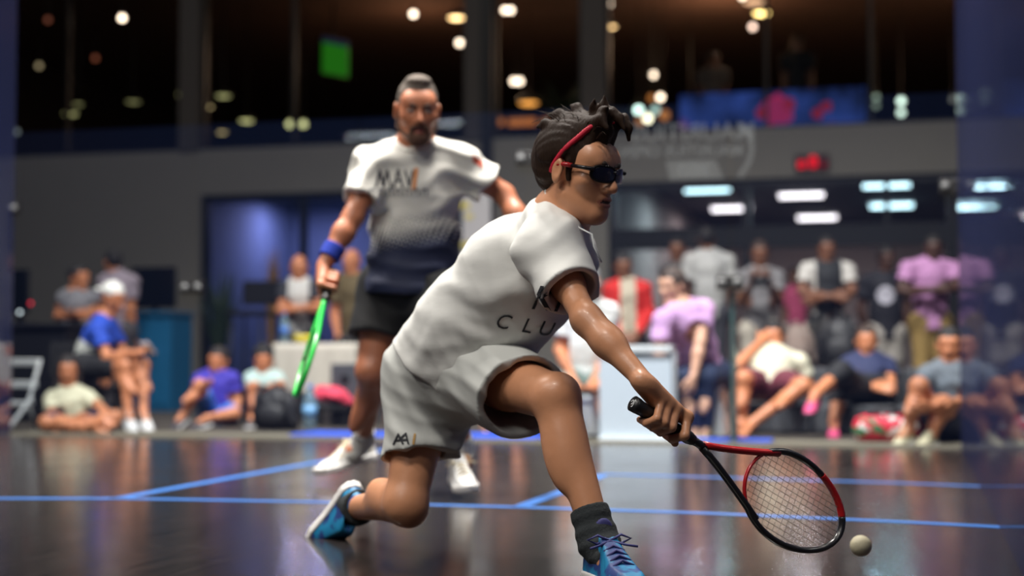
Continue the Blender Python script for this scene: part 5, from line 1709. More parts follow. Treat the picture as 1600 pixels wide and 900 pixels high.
person('standing man with folded arms in lilac t-shirt and khaki trousers', 13.8,
       dict(H=(1458, 386), N=(1455, 408), SA=(1418, 420), SB=(1488, 420), EA=(1408, 454, 13.7), WA=(1462, 452, 13.5), EB=(1494, 450, 13.7), WB=(1436, 456, 13.5)),
       (-0.15, 0, 1), ('short', 'black'), 'dark', ((190, 136, 184), 'short'), ('trousers', (148, 122, 70)))
person('man in cream t-shirt and maroon shorts reclining on the grey foam block', 11.3,
       dict(H=(1209, 524), N=(1208, 549, 11.2), SA=(1174, 564, 11.1), SB=(1248, 566, 11.1), EA=(1152, 572, 10.9), WA=(1188, 534, 11.1), EB=(1266, 604, 11.1), WB=(1240, 622, 10.9), PA=(1180, 601, 11.0), PB=(1222, 599, 11.0),
            KA=(1162, 592, 10.55), FA=(1158, 660, 10.5), KB=(1254, 604, 10.5), FB=(1174, 662, 10.4), TA=(1150, 676, 10.3), TB=(1158, 674, 10.25)),
       (-0.35, 0, 1), ('short', 'black'), 'warm', ((208, 204, 180), 'short'), ('shorts', (96, 34, 50)), None, 1.0, body_front=(0, 0.35, 0.9))
person('seated woman in navy t-shirt, black capri trousers and pink shoes', 11.2,
       dict(H=(1354, 531), N=(1354, 557), SA=(1326, 570), SB=(1386, 572), EA=(1330, 604, 11.0), WA=(1370, 606, 10.8), EB=(1392, 602, 11.0), WB=(1352, 604, 10.8), PA=(1338, 606, 11.1), PB=(1374, 606, 11.1),
            KA=(1314, 580, 10.4), FA=(1274, 616, 10.15), KB=(1312, 606, 10.6), FB=(1303, 660, 10.45), TA=(1262, 632, 10.0), TB=(1302, 676, 10.25)),
       (-0.25, 0, 1), ('short', 'brown'), 'warm', ((34, 42, 78), 'short'), ('capri', (22, 22, 26)), (210, 70, 120), 1.0, body_front=(-0.2, 0.3, 0.9), sole=(60, 40, 50))
person('man in grey t-shirt sitting on the floor hugging one knee beside the red patterned bag', 9.85,
       dict(H=(1483, 537), N=(1486, 566), SA=(1450, 586), SB=(1522, 586), EA=(1428, 622, 9.6), WA=(1472, 632, 9.35), EB=(1520, 628, 9.7), WB=(1452, 636, 9.35), PA=(1466, 676), PB=(1502, 676),
            KA=(1436, 604, 9.4), FA=(1418, 672, 9.35), KB=(1474, 632, 9.45), FB=(1456, 678, 9.4), TA=(1392, 690, 9.2), TB=(1428, 690, 9.2)),
       (-0.35, -0.05, 1), ('short', 'black'), 'warm', ((96, 104, 112), 'short'), ('shorts', (40, 46, 70)), (190, 182, 150), 1.0)
# ---- upstairs, dark against the lounge
ZUP = Z_BAND
def upstairs(label, px, ptop, Z, top, look):
    h = at(px, ptop, Z)
    N_ = h - np.array([0, 0, 0.15])
    f = lambda p: (800 + float((p - CO) @ RT) / float((p - CO) @ FW) * F_PX, 450 - float((p - CO) @ UP) / float((p - CO) @ FW) * F_PX, float((p - CO) @ FW))
    hip = h - np.array([0, 0, 0.78]); kn = h - np.array([0, 0, 1.18]); an = np.array([h[0], h[1], Z_BAND + 0.09])
    r = np.array([1.0, 0, 0])
    J = dict(H=f(h), N=f(N_), SA=f(h - r * 0.19 - [0, 0, 0.24]), SB=f(h + r * 0.19 - [0, 0, 0.24]), PA=f(hip - r * 0.09), PB=f(hip + r * 0.09), KA=f(kn - r * 0.1), KB=f(kn + r * 0.1), FA=f(an - r * 0.1), FB=f(an + r * 0.1))
    return person(label, Z, J, look, ('short', 'black'), 'brown', (top, 'short'), ('trousers', (24, 24, 28)), (40, 40, 40), cell=0.012)
upstairs('dark-clothed person standing upstairs behind the blue and red display panel', 1246, 66, 22.2, (24, 24, 28), (-0.6, 0, 0.5))
upstairs('person in grey top standing upstairs beside the dark plant', 1114, 92, 23.6, (84, 78, 76), (0.6, 0, 0.5))
# ------------------------------------------------------------------ furniture and small things behind the glass
M_FOAM = mat('grey_foam_block', (66, 68, 72), 0.9, bump=0.15, bscale=30, var=0.05)
def foam(xa_px, xb_px, y0, y1, h, label):
    xa, xb = plane_y(xa_px, 640, y0)[0], plane_y(xb_px, 640, y0)[0]
    o = MB().box(((xa + xb) / 2, (y0 + y1) / 2, h / 2), (xb - xa - 0.012, y1 - y0 - 0.012, h), None, 0.025).build('foam_block', M_FOAM, None, origin=((xa + xb) / 2, (y0 + y1) / 2, 0))
    tag(o, label, 'foam block', 'grey foam blocks used as seats')
foam(1150, 1266, 10.92, 11.66, 0.20, 'grey foam seat block under the reclining man in the cream t-shirt')
foam(1266, 1400, 10.92, 11.66, 0.20, 'grey foam seat block under the woman with pink shoes')
foam(1400, 1530, 10.92, 11.66, 0.20, 'grey foam block behind the man hugging his knee')
foam(1170, 1300, 11.70, 12.5, 0.46, 'taller grey foam block behind the reclining man')
foam(1300, 1412, 11.70, 12.5, 0.46, 'taller grey foam block behind the woman with pink shoes')
foam(1412, 1540, 11.70, 12.5, 0.46, 'taller grey foam block in front of the khaki trousers')

# blue mats on the threshold
M_MAT = mat('blue_floor_mat', (34, 88, 214), 0.6, bump=0.1)
def blue_mat(xa, xb, label, y0=9.50, y1=9.98):
    a, b = plane_y(xa, 680, y0)[0], plane_y(xb, 680, y0)[0]
    o = MB().box(((a + b) / 2, (y0 + y1) / 2, 0.014), (b - a, y1 - y0, 0.024), None, 0.006).build('floor_mat', M_MAT, None, origin=((a + b) / 2, (y0 + y1) / 2, 0))
    tag(o, label, 'mat', 'blue mats along the glass wall')
blue_mat(452, 838, 'long blue mat behind the glass below the cloth-covered table')
blue_mat(1044, 1140, 'blue mat beside the white panel under the feet of the lilac polo man', 9.55, 9.72)
blue_mat(1146, 1204, 'short blue mat just past the glass fin', 9.55, 9.75)

# white panel stand with a top rail
M_PANEL = mat('white_panel', (206, 216, 224), 0.45)
p0 = plane_y(993, 690, 9.52); hz = plane_y(993, 540, 9.52)[2]
wp = plane_y(1050, 690, 9.52)[0] - plane_y(936, 690, 9.52)[0]
root = empty('display_stand', (p0[0], 9.52, 0), 'white display panel with a top rail standing behind the outstretched hand', 'panel')
MB().span((-wp / 2, 0, 0.03), (wp / 2, 0.035, hz - 0.06), 0.004).build('panel', M_PANEL, root)
MB().span((-wp / 2, -0.02, hz - 0.045), (wp / 2, 0.12, hz), 0.006).build('top_rail', M_WHITE, root)
MB().span((-wp / 2, -0.03, 0.0), (wp / 2, 0.12, 0.03), 0.004).build('base', M_WHITE, root)
for s in (-1, 1):
    MB().span((s * wp / 2 - 0.015, 0.08, 0), (s * wp / 2 + 0.015, 0.11, hz - 0.04)).build('leg', M_WHITE, root)

def stool(px, z_px_top, y, w, label, d=0.36):
    p = plane_y(px, 690, y); h = plane_y(px, z_px_top, y)[2]
    root = empty('box_seat', (p[0], y + d / 2, 0), label, 'seat', 'white box seats')
    k = 0.82
    MB().poly([(-w / 2 * 1.0, -d / 2, 0.02), (w / 2 * 1.0, -d / 2, 0.02), (w / 2 * k, -d / 2, h - 0.04), (-w / 2 * k, -d / 2, h - 0.04)], (0, d, 0)).build('seat_box', M_WHITE, root)
    MB().box((0, 0, h - 0.02), (w * k + 0.03, d + 0.03, 0.04), None, 0.012).build('cushion', M_WHITE, root)
stool(902, 618, 10.0, 0.30, 'white box seat under the person in the grey cap', 0.4)
stool(1096, 600, 10.05, 0.30, 'white box seat under the man in the lilac polo')

# cloth-covered table and what stands on and beside it
ty = 11.70
ta, tb = plane_y(427, 540, ty), plane_y(552, 540, ty)
th_ = plane_y(490, 537, ty)[2]
root = empty('table', ((ta[0] + tb[0]) / 2, ty + 0.3, 0), 'folding table under the white cloth behind the curly-haired boy', 'table')
tw = tb[0] - ta[0]
MB().box((0, 0, th_ - 0.02), (tw, 0.6, 0.03)).build('tabletop', M_BLACK, root)
for sx in (-1, 1):
    for sy in (-1, 1):
        MB().span((sx * (tw / 2 - 0.06) - 0.015, sy * 0.24 - 0.015, 0), (sx * (tw / 2 - 0.06) + 0.015, sy * 0.24 + 0.015, th_ - 0.03)).build('leg', M_FRAME, root)
zc_ = plane_y(490, 612, ty)[2]
mb = MB()
n = 60
def cloth_ring(z, grow):
    P = []
    per = [(-tw / 2, -0.3), (tw / 2, -0.3), (tw / 2, 0.3), (-tw / 2, 0.3)]
    for e in range(4):
        a, b = np.array(per[e]), np.array(per[(e + 1) % 4])
        for i in range(n // 4):
            t = i / (n / 4)
            q = a + (b - a) * t
            o = np.array([(b - a)[1], -(b - a)[0]]); o = o / np.linalg.norm(o)
            q = q + o * grow * (0.5 + 0.5 * math.sin((e * n / 4 + i) * 1.7))
            q = q + o * 0.006
            P.append((q[0], q[1], z))
    return P
rings = [[mb.bm.verts.new(p) for p in cloth_ring(z, g)] for z, g in ((th_ + 0.004, 0.0), (th_ - 0.05, 0.008), (th_ - 0.2, 0.022), (zc_, 0.035))]
for a, b in zip(rings[:-1], rings[1:]):
    for k in range(n):
        mb.bm.faces.new((a[k], a[(k + 1) % n], b[(k + 1) % n], b[k]))
mb.bm.faces.new(rings[0])
tc_ = mb.build('tablecloth', cmat((184, 178, 166)), None, True, origin=(0, 0, 0))
tc_.location = root.location
tag(tc_, 'white cloth draped over the table behind the two boys', 'tablecloth')

def bottle(p, h, r, mbody, mcap, label, wrap=None):
    root = empty('water_bottle', p, label, 'bottle')
    MB().lathe((0, 0, 0), [(r * 0.9, 0), (r, 0.01), (r, h * 0.62), (r * 0.9, h * 0.70), (r * 0.42, h * 0.86), (r * 0.40, h * 0.93)], 20).build('bottle', mbody, root, True)
    MB().lathe((0, 0, h * 0.92), [(r * 0.46, 0), (r * 0.46, h * 0.08)], 16).build('cap', mcap, root, True)
    if wrap: MB().lathe((0, 0, h * 0.28), [(r * 1.02, 0), (r * 1.02, h * 0.25)], 20).build('wrap_label', wrap, root, True)
M_PET = glass_mat('clear_plastic', (0.72, 0.84, 0.90), 1.0, body=(170, 200, 214), body_fac=0.30)
M_BCAP = mat('blue_cap', (60, 110, 190), 0.4)
q = plane_y(443, 534, ty + 0.1); bottle((q[0], ty + 0.12, th_ + 0.004), 0.26, 0.036, M_PET, M_BCAP, 'clear water bottle standing on the white tablecloth', M_BCAP)
q = floor_at(484, 676); bottle((q[0], max(q[1], 9.75), 0.026), 0.32, 0.05, M_PET, M_BCAP, 'large clear water bottle on the blue mat beside the black backpack', mat('bottle_wrap', (120, 170, 210), 0.4))
q = plane_y(474, 532, ty + 0.1)
root = empty('fruit_bowl', (q[0], ty + 0.1, th_ + 0.004), 'small yellow bowl on the white tablecloth', 'bowl')
MB().lathe((0, 0, 0), [(0.04, 0), (0.075, 0.03), (0.085, 0.07), (0.075, 0.068), (0.04, 0.02), (0.0, 0.018)], 20).build('bowl', mat('yellow_plastic', (216, 196, 40), 0.4), root, True)
# speaker by the table
q = plane_y(545, 672, 11.5); h_ = plane_y(545, 568, 11.5)[2]
root = empty('loudspeaker', (q[0] + 0.06, 11.38, 0), 'dark grey loudspeaker box standing at the end of the cloth-covered table', 'speaker')
MB().span((-0.12, -0.13, 0), (0.12, 0.13, h_), 0.01).build('cabinet', mat('charcoal_box', (66, 68, 74), 0.6), root)
MB().cone((0, -0.128, h_ * 0.35), (0, -0.14, h_ * 0.35), 0.085, 0.075, 24).build('woofer', M_BLACK, root)
MB().cone((0, -0.128, h_ * 0.75), (0, -0.14, h_ * 0.75), 0.04, 0.035, 20).build('tweeter', M_BLACK, root)
# backpack
def backpack(px, py, Z, w, h, label, m, rot=0.0, flop=0.0):
    p = at(px, py, Z)
    base = np.array([p[0], p[1], 0.0 if flop >= 0 else -flop])
    root_prims = [el(base + [0, 0, h * 0.45], (w * 0.5, w * 0.32, h * 0.5), None, 0.02), rc(base + [-w * 0.34, 0, h * 0.16], base + [w * 0.34, 0, h * 0.16], h * 0.16, k=0.05), half(base + [0, 0, 0.002], (0, 0, -1))]
    b = skin_obj('backpack', root_prims, 0.009, m, None, base, disp=folds(0.010, (0.3, 0.2, 0.9), 26, px * 0.1), amp=0.015)
    tag(b, label, 'backpack')
    skin_obj('front_pocket', [el(base + [0, -w * 0.27, h * 0.34], (w * 0.34, w * 0.12, h * 0.24), None, 0.01)], 0.009, m, b, base)
    for s in (-1, 1):
        MB().tube([(s * w * 0.2, -w * 0.05, h * 0.93), (s * w * 0.26, -w * 0.2, h * 0.98), (s * w * 0.30, -w * 0.34, h * 0.75), (s * w * 0.34, -w * 0.36, h * 0.4), (s * w * 0.4, -w * 0.2, h * 0.12)], 0.016, 8, flat=((0, 1, 0), 0.5)).build('strap', m, b, True)
    MB().tube([(-0.04, 0, h * 0.94), (0, 0, h * 1.02), (0.04, 0, h * 0.94)], 0.01, 8).build('handle', m, b, True)
    return b
M_BAG = mat('black_nylon', (26, 26, 30), 0.6, bump=0.2, bscale=60)
backpack(432, 640, 11.35, 0.36, 0.34, 'black backpack lying in front of the curly-haired boy', M_BAG)
backpack(664, 640, 11.5, 0.30, 0.30, 'black bag on the floor behind the white shorts', M_BAG)
b_ = backpack(1312, 530, 12.1, 0.34, 0.42, 'black backpack on the foam blocks in front of the folded-arms man', M_BAG, flop=-0.46)
b_ = backpack(1244, 530, 12.1, 0.30, 0.36, 'taupe bag on the foam blocks behind the reclining man', mat('taupe_canvas', (120, 104, 96), 0.8, bump=0.2), flop=-0.46)
# red towel bundle
p = at(518, 618, 11.95)
o = skin_obj('towel', [el(p + [0, 0, 0.0], (0.13, 0.10, 0.05), None, 0.02), rc(p + [0.02, 0, 0.02], p + [0.16, 0, -0.05], 0.05, 0.03, 0.03), rc(p + [-0.1, 0, 0.04], p + [0, 0, 0.02], 0.04, 0.05, 0.03)], 0.008, cmat((206, 60, 84)), None, p, disp=folds(0.012, (0.6, 0.1, 0.7), 40, 2.0), amp=0.015)
tag(o, 'pink-red towel heaped on the low bench by the grey loudspeaker', 'towel')
root = empty('bench', (p[0], p[1] + 0.02, 0), 'low dark bench under the pink-red towel', 'bench')
bz = p[2] - 0.075
MB().box((0, 0, bz - 0.02), (0.36, 0.26, 0.04), None, 0.006).build('seat', M_BLACK, root)
for sx in (-1, 1):
    for sy in (-1, 1):
        MB().span((sx * 0.15 - 0.012, sy * 0.1 - 0.012, 0), (sx * 0.15 + 0.012, sy * 0.1 + 0.012, bz - 0.035)).build('leg', M_BLACK, root)
# red patterned bag at the right
def patterned(name, base, c2, c3, sc):
    m = mat(name, base, 0.5)
    nt = m.node_tree; b = nt.nodes['Principled BSDF']
    tc = nt.nodes.new('ShaderNodeTexCoord'); v = nt.nodes.new('ShaderNodeTexVoronoi'); v.inputs['Scale'].default_value = sc
    rp = nt.nodes.new('ShaderNodeValToRGB'); rp.color_ramp.interpolation = 'CONSTANT'
    rp.color_ramp.elements[0].color = rgb(base); rp.color_ramp.elements[1].position = 0.55; rp.color_ramp.elements[1].color = rgb(c2)
    e = rp.color_ramp.elements.new(0.78); e.color = rgb(c3)
    sp = nt.nodes.new('ShaderNodeSeparateColor')
    nt.links.new(tc.outputs['Object'], v.inputs['Vector']); nt.links.new(v.outputs['Color'], sp.inputs[0]); nt.links.new(sp.outputs[0], rp.inputs[0]); nt.links.new(rp.outputs[0], b.inputs['Base Color'])
    return m
p = floor_at(1396, 697); p = np.array([p[0] - 0.12, max(p[1], 9.84), 0.0]); p = p + np.array([0.0, 0.12, 0])
o = skin_obj('sports_bag', [rc(p + [-0.05, 0, 0.09], p + [0.20, 0.02, 0.09], 0.085, 0.085, 0.02), el(p + [-0.05, 0, 0.09], (0.09, 0.09, 0.085))], 0.008, patterned('red_patterned_fabric', (206, 40, 62), (60, 110, 70), (226, 222, 214), 16), None, p, disp=folds(0.008, (0.8, 0.2, 0.4), 40, 1.0), amp=0.01)
tag(o, 'small red bag with green and white pattern beside the beige shoe on the right', 'bag')
MB().tube([(-0.04, -0.03, 0.17), (0.03, -0.05, 0.22), (0.12, -0.05, 0.22), (0.19, -0.03, 0.17)], 0.010, 8).build('handle', M_BLACK, o, True)

# left: black desk, screens, blue cabinet, white frame chair
def desk(px0, px1, py_top, y, d, label, m, name='desk'):
    a, b = plane_y(px0, 600, y)[0], plane_y(px1, 600, y)[0]
    h = plane_y(px0, py_top, y)[2]
    root = empty(name, ((a + b) / 2, y + d / 2, 0), label, name)
    w = b - a
    MB().span((-w / 2, -d / 2, h - 0.04), (w / 2, d / 2, h), 0.006).build('tabletop', m, root)
    MB().span((-w / 2 + 0.03, -d / 2 + 0.03, 0.0), (w / 2 - 0.03, -d / 2 + 0.05, h - 0.04)).build('front_panel', m, root)
    for s in (-1, 1):
        MB().span((s * (w / 2 - 0.05) - 0.02, -d / 2 + 0.05, 0), (s * (w / 2 - 0.05) + 0.02, d / 2 - 0.02, h - 0.04)).build('side_panel', m, root)
    return root, w, h
M_DESK = mat('black_laminate', (17, 18, 24), 0.5)
dr, dw, dh = desk(8, 104, 505, 11.15, 0.6, 'black desk at the far left behind the white metal chair', M_DESK)
def screen(px0, px1, py0, py1, y, label, stand_z, lights=()):
    a, b = plane_y(px0, 450, y), plane_y(px1, 450, y)
    z0, z1 = plane_y(px0, py1, y)[2], plane_y(px0, py0, y)[2]
    cx_ = (a[0] + b[0]) / 2
    root = empty('monitor', (cx_, y, stand_z), label, 'screen')
    w = b[0] - a[0]
    MB().span((-w / 2, -0.02, z0 - stand_z), (w / 2, 0.03, z1 - stand_z), 0.006).build('screen_panel', mat('dark_screen', (8, 10, 12), 0.25), root)
    MB().span((-0.03, 0.02, 0.01), (0.03, 0.05, z0 - stand_z + 0.05)).build('stand', M_BLACK, root)
    MB().box((0, 0.02, 0.008), (0.26, 0.2, 0.016), None, 0.004).build('base', M_BLACK, root)
    return root
r_ = screen(14, 44, 421, 490, 11.45, 'dark monitor on the desk at the far left', dh)
for px, py, c in ((33, 488, (230, 240, 240)), (50, 474, (214, 40, 60))):
    q = plane_y(px, py, 11.43)
    o = MB().ball((0, 0, 0), 0.014, 12).build('status_lamp', emat('status_%d' % c[1], c, 2.5), r_)
    o.location = (q[0] - r_.location.x, -0.04, q[2] - r_.location.z)
cr_y = 14.0
a, b = plane_y(205, 600, cr_y), plane_y(264, 600, cr_y)
h_ = plane_y(230, 487, cr_y)[2]
root = empty('cabinet', ((a[0] + b[0]) / 2, cr_y + 0.25, 0), 'teal blue counter cabinet below the dark wall screen', 'cabinet')
w = b[0] - a[0]
M_CAB = mat('teal_blue_laminate', (20, 92, 134), 0.5, var=0.1)
MB().span((-w / 2, -0.22, 0), (w / 2, 0.25, h_ - 0.03), 0.004).build('body', M_CAB, root)
MB().span((-w / 2 - 0.02, -0.26, h_ - 0.03), (w / 2 + 0.02, 0.26, h_), 0.004).build('countertop', M_CAB, root)
for s in (-1, 1):
    d_ = MB().span((s * w / 4 - w / 4 + 0.008, -0.236, 0.06), (s * w / 4 + w / 4 - 0.008, -0.222, h_ * 0.62), 0.003).build('door', M_CAB, root)
    MB().span((s * 0.03 - 0.006, -0.25, h_ * 0.45), (s * 0.03 + 0.006, -0.237, h_ * 0.58)).build('handle', M_STEEL, d_)
screen(206, 274, 418, 482, cr_y + 0.25, 'large dark screen standing on the teal cabinet', h_)
# white metal chair at the left edge, partly behind the corner
M_WMETAL = mat('white_metal', (196, 200, 200), 0.4)
q = plane_y(12, 668, 9.78)
root = empty('folding_chair', (q[0] - 0.21, 10.02, 0), 'white metal folding chair at the left corner of the court', 'chair')
zs, zt, zm = plane_y(20, 632, 9.8)[2], plane_y(20, 566, 9.8)[2], plane_y(20, 602, 9.8)[2]
for s in (-1, 1):
    MB().tube([(s * 0.19, 0.16, 0.0), (s * 0.19, 0.05, zs), (s * 0.18, 0.22, zt + 0.02)], 0.014, 8).build('frame_rail', M_WMETAL, root, True)
    MB().tube([(s * 0.20, -0.24, 0.0), (s * 0.20, 0.08, zs + 0.04)], 0.016, 8).build('leg', M_WMETAL, root, True)
MB().box((0, -0.06, zs), (0.40, 0.36, 0.03), None, 0.012).build('seat', M_WMETAL, root)
for z in (zt, zm):
    MB().box((0, 0.17, z), (0.38, 0.02, 0.05), None, 0.008).build('back_slat', M_WMETAL, root)
o = skin_obj('shoulder_bag', [el(np.array([q[0] - 0.06, 9.66, 0.14]), (0.12, 0.09, 0.14), None, 0.02), half(np.array([0, 0, 0.004]), (0, 0, -1))], 0.01, cmat((176, 178, 174)), None, np.array([q[0] - 0.06, 9.66, 0]), disp=folds(0.01, (0.3, 0.1, 0.9), 30, 1.0), amp=0.012)
tag(o, 'pale grey soft bag leaning in front of the white chair', 'bag')
MB().tube([(-0.06, 0, 0.26), (-0.03, 0.01, 0.36), (0.04, 0.01, 0.37), (0.08, 0, 0.26)], 0.010, 8).build('handle', M_BLACK, o, True)
# black stool for the white cap man, black chair in the blue room
def simple_chair(p, hs, hb, w, m, label, face=0.0, name='chair'):
    root = empty(name, p, label, 'chair', None, face)
    MB().box((0, 0, hs), (w, w, 0.05), None, 0.015).build('seat', m, root)
    MB().box((0, w * 0.48, (hs + hb) / 2 + 0.06), (w, 0.04, hb - hs - 0.08), None, 0.015).build('backrest', m, root)
    for sx in (-1, 1):
        for sy in (-1, 1):
            MB().tube([(sx * w * 0.42, sy * w * 0.42, 0), (sx * w * 0.40, sy * w * 0.40, hs - 0.02)], 0.014, 8).build('leg', M_BLACK, root, True)
q = at(136, 576, 11.85)
simple_chair((q[0], q[1], 0), q[2] - 0.17, q[2] + 0.18, 0.40, M_BLACKCLOTH, 'black chair under the man in the backward white cap', 1.4)
q = at(116, 560, 14.05)
simple_chair((q[0], q[1] + 0.05, 0), at(124, 540, 13.9)[2] - 0.16, 0.95, 0.42, M_BLACKCLOTH, 'black chair under the woman in the grey vest')
q = plane_y(394, 640, 15.2)
hs = plane_y(394, 490, 15.2)[2]
simple_chair((q[0], 15.2, 0), hs, plane_y(394, 440, 15.2)[2], 0.44, M_BLACKCLOTH, 'tall black bar chair in front of the blue room window')
for (pa, pb, lab) in ((467, 14.4, 'black stool behind the table, under the folded-arms bald man'), (556, 14.3, 'black stool under the man in olive brown')):
    q = at(pa, 548, pb)
    root = empty('stool', (q[0], q[1], 0), lab, 'stool')
    hs = at(467, 535, pb)[2] - 0.15
    MB().cone((0, 0, hs - 0.05), (0, 0, hs), 0.17, 0.17, 24).build('seat', M_BLACK, root)
    MB().cone((0, 0, 0.02), (0, 0, hs - 0.05), 0.03, 0.03, 12).build('post', M_STEEL, root, True)
    MB().cone((0, 0, 0), (0, 0, 0.02), 0.18, 0.17, 24).build('base', M_BLACK, root)

# plants
def plant(p, h, label, m_leaf, n=34, spread=0.4, seed=1, arch=0.5, lw=0.035, pot=True, cat='plant'):
    rg = random.Random(seed)
    root = empty('potted_plant', p, label, cat)
    ph = h * 0.2 if pot else 0.02
    MB().lathe((0, 0, 0), [(0.10, 0), (0.14, ph), (0.125, ph), (0.12, ph - 0.02), (0.0, ph - 0.02)], 20).build('pot', mat('dark_pot', (52, 46, 44), 0.6), root, True)
    mb = MB()
    for i in range(n):
        a = rg.uniform(0, 6.28); l = rg.uniform(0.55, 1.0) * (h - ph); sp = spread * rg.uniform(0.4, 1.0)
        pts = []
        for t in np.linspace(0, 1, 6):
            r_ = sp * t ** 1.4
            pts.append((r_ * math.cos(a), r_ * math.sin(a), ph - 0.02 + l * (t - arch * 0.45 * t * t)))
        mb.tube(pts, [0.004, lw * 0.6, lw, lw * 0.9, lw * 0.5, 0.003], 5, flat=((math.cos(a + 1.57) * 0.01 + 0.0001, 0.001, 1), 0.12))
    mb.build('foliage', m_leaf, root, True)
    return root
M_LEAF = mat('dark_leaf', (36, 54, 34), 0.6, var=0.3)
M_OLEAF = mat('ochre_leaf', (150, 112, 40), 0.7, var=0.3)
q = plane_y(342, 500, 16.4); plant((q[0], 16.4, 0), plane_y(342, 392, 16.4)[2], 'tall dark leafy plant standing by the left edge of the blue room window', M_LEAF, 46, 0.32, 3, 0.3)
q = plane_y(424, 500, 17.5); plant((q[0], 17.5, 0), plane_y(424, 368, 17.5)[2], 'dried ochre plant in front of the blue room window', M_OLEAF, 22, 0.14, 5, 0.1, 0.03)
for i, (px, Z, h, lab) in enumerate(((884, 23.5, 2.1, 'dark palm-like plant upstairs left of the grey column'), (968, 26.0, 2.2, 'dark palm-like plant upstairs right of the grey column'), (1092, 26.4, 1.7, 'dark bushy plant upstairs beside the person in grey'))):
    q = at(px, 150, Z)
    plant((q[0], q[1], Z_BAND), h, lab, M_LEAF, 40, 0.75, 11 + i, 0.8, 0.05)

# white notice board with yellow marks, behind the two players
yb = 15.4
a, b = plane_y(722, 400, yb), plane_y(766, 400, yb)
z0, z1 = plane_y(744, 446, yb)[2], plane_y(744, 290, yb)[2]
root = empty('notice_board', ((a[0] + b[0]) / 2, yb, 0), 'tall white notice board with yellow marks standing between the two players', 'board')
w = b[0] - a[0]
MB().span((-w / 2, 0, z0), (w / 2, 0.03, z1), 0.004).build('board', mat('white_board', (188, 184, 184), 0.5), root)
M_YEL = mat('yellow_note', (214, 196, 80), 0.6)
for px, py, s in ((727, 321, 0.06), (733, 338, 0.05), (728, 383, 0.06), (736, 394, 0.05)):
    q = plane_y(px, py, yb)
    o = MB().box((0, 0, 0), (s * 1.6, 0.006, s)).build('note', M_YEL, root)
    o.location = (q[0] - root.location.x, -0.004, q[2])
for s in (-1, 1):
    MB().span((s * w * 0.4 - 0.02, 0.0, 0), (s * w * 0.4 + 0.02, 0.03, z0)).build('leg', M_FRAME, root)
    MB().span((s * w * 0.4 - 0.02, -0.2, 0), (s * w * 0.4 + 0.02, 0.22, 0.03)).build('foot', M_FRAME, root)

# red digital clock on the wall above the entrance
q = plane_y(1269, 254, Y_FAC)
zq = plane_y(1240, 254, Y_FAC)
w = plane_y(1295, 254, Y_FAC)[0] - plane_y(1242, 254, Y_FAC)[0]
h = plane_y(1269, 243, Y_FAC)[2] - plane_y(1269, 267, Y_FAC)[2]
root = empty('digital_clock', (q[0], Y_FAC - 0.035, q[2]), 'red digital clock mounted on the wall above the entrance', 'clock')
MB().box((0, 0, 0), (w, 0.07, h), None, 0.006).build('case', mat('dark_red_case', (60, 8, 12), 0.4), root)
M_RED = emat('red_digit', (255, 20, 36), 1.1); M_RED2 = emat('dim_red_digit', (160, 10, 24), 0.5)
def digit(cx_, segs, m):
    mb = MB()
    W, H = w * 0.15, h * 0.62
    S = {'a': ((-1, 1), (1, 1)), 'b': ((1, 1), (1, 0)), 'c': ((1, 0), (1, -1)), 'd': ((-1, -1), (1, -1)), 'e': ((-1, 0), (-1, -1)), 'f': ((-1, 1), (-1, 0)), 'g': ((-1, 0), (1, 0))}
    for c in segs:
        (x0, y0), (x1, y1) = S[c]
        mb.tube([(cx_ + x0 * W / 2, -0.038, y0 * H / 2), (cx_ + x1 * W / 2, -0.038, y1 * H / 2)], 0.018, 6)
    mb.build('digit', m, root)
digit(-w * 0.30, 'edcg', M_RED); digit(0.04 * w, 'abcdefg', M_RED); digit(w * 0.34, 'edc', M_RED2)

# ------------------------------------------------------------------ upstairs lamps and displays
def zlamp(py, H): return (H - CAM_H) * F_PX / (562 - py)
GROUP_L = 'pendant lamps of the upstairs lounge'
def pendant(px, py, H, kind, color, strength, label, r=0.05):
    Z = zlamp(py, H)
    p = at(px, py, Z)
    root = empty('pendant_lamp', p, label, 'lamp', GROUP_L)
    zc = Z_UPC - p[2]
    if kind == 'globe':
        r *= 1.0
        MB().ball((0, 0, 0), r * 0.66, 18).build('bulb', emat('bulb_%d_%d_%d' % (color[0], color[2], int(strength * 10)), color, strength), root, True)
        MB().cone((0, 0, r * 0.8), (0, 0, r * 0.8 + 0.07), 0.025, 0.02, 12).build('socket', M_BLACK, root)
        MB().cone((0, 0, r * 0.8 + 0.07), (0, 0, zc), 0.005, 0.005, 6).build('cord', M_BLACK, root)
    else:
        R = r
        MB().lathe((0, 0, 0), [(R, 0), (R * 0.93, R * 0.30), (R * 0.6, R * 0.62), (R * 0.2, R * 0.8), (R * 0.18, R * 1.0), (0.0, R * 1.0), (0.0, R * 0.72), (R * 0.55, R * 0.55), (R * 0.88, R * 0.26), (R * 0.96, 0.0)], 28).build('lamp_shade', mat('dark_lamp_shade', (34, 30, 28), 0.5, metal=0.3), root, True)
        MB().lathe((0, 0, 0), [(0.0, -R * 0.16), (R * 0.5, -R * 0.12), (R * 0.9, 0.01), (R * 0.6, R * 0.3), (0.0, R * 0.4)], 24).build('diffuser', emat('dome_%d_%d_%d' % (color[0], color[2], int(strength * 10)), color, strength), root, True)
        MB().cone((0, 0, R * 0.98), (0, 0, zc), 0.006, 0.006, 6).build('cord', M_BLACK, root)
H0 = Z_BAND + 1.9
WB, YB, OB = (255, 226, 196), (226, 220, 150), (226, 140, 70)
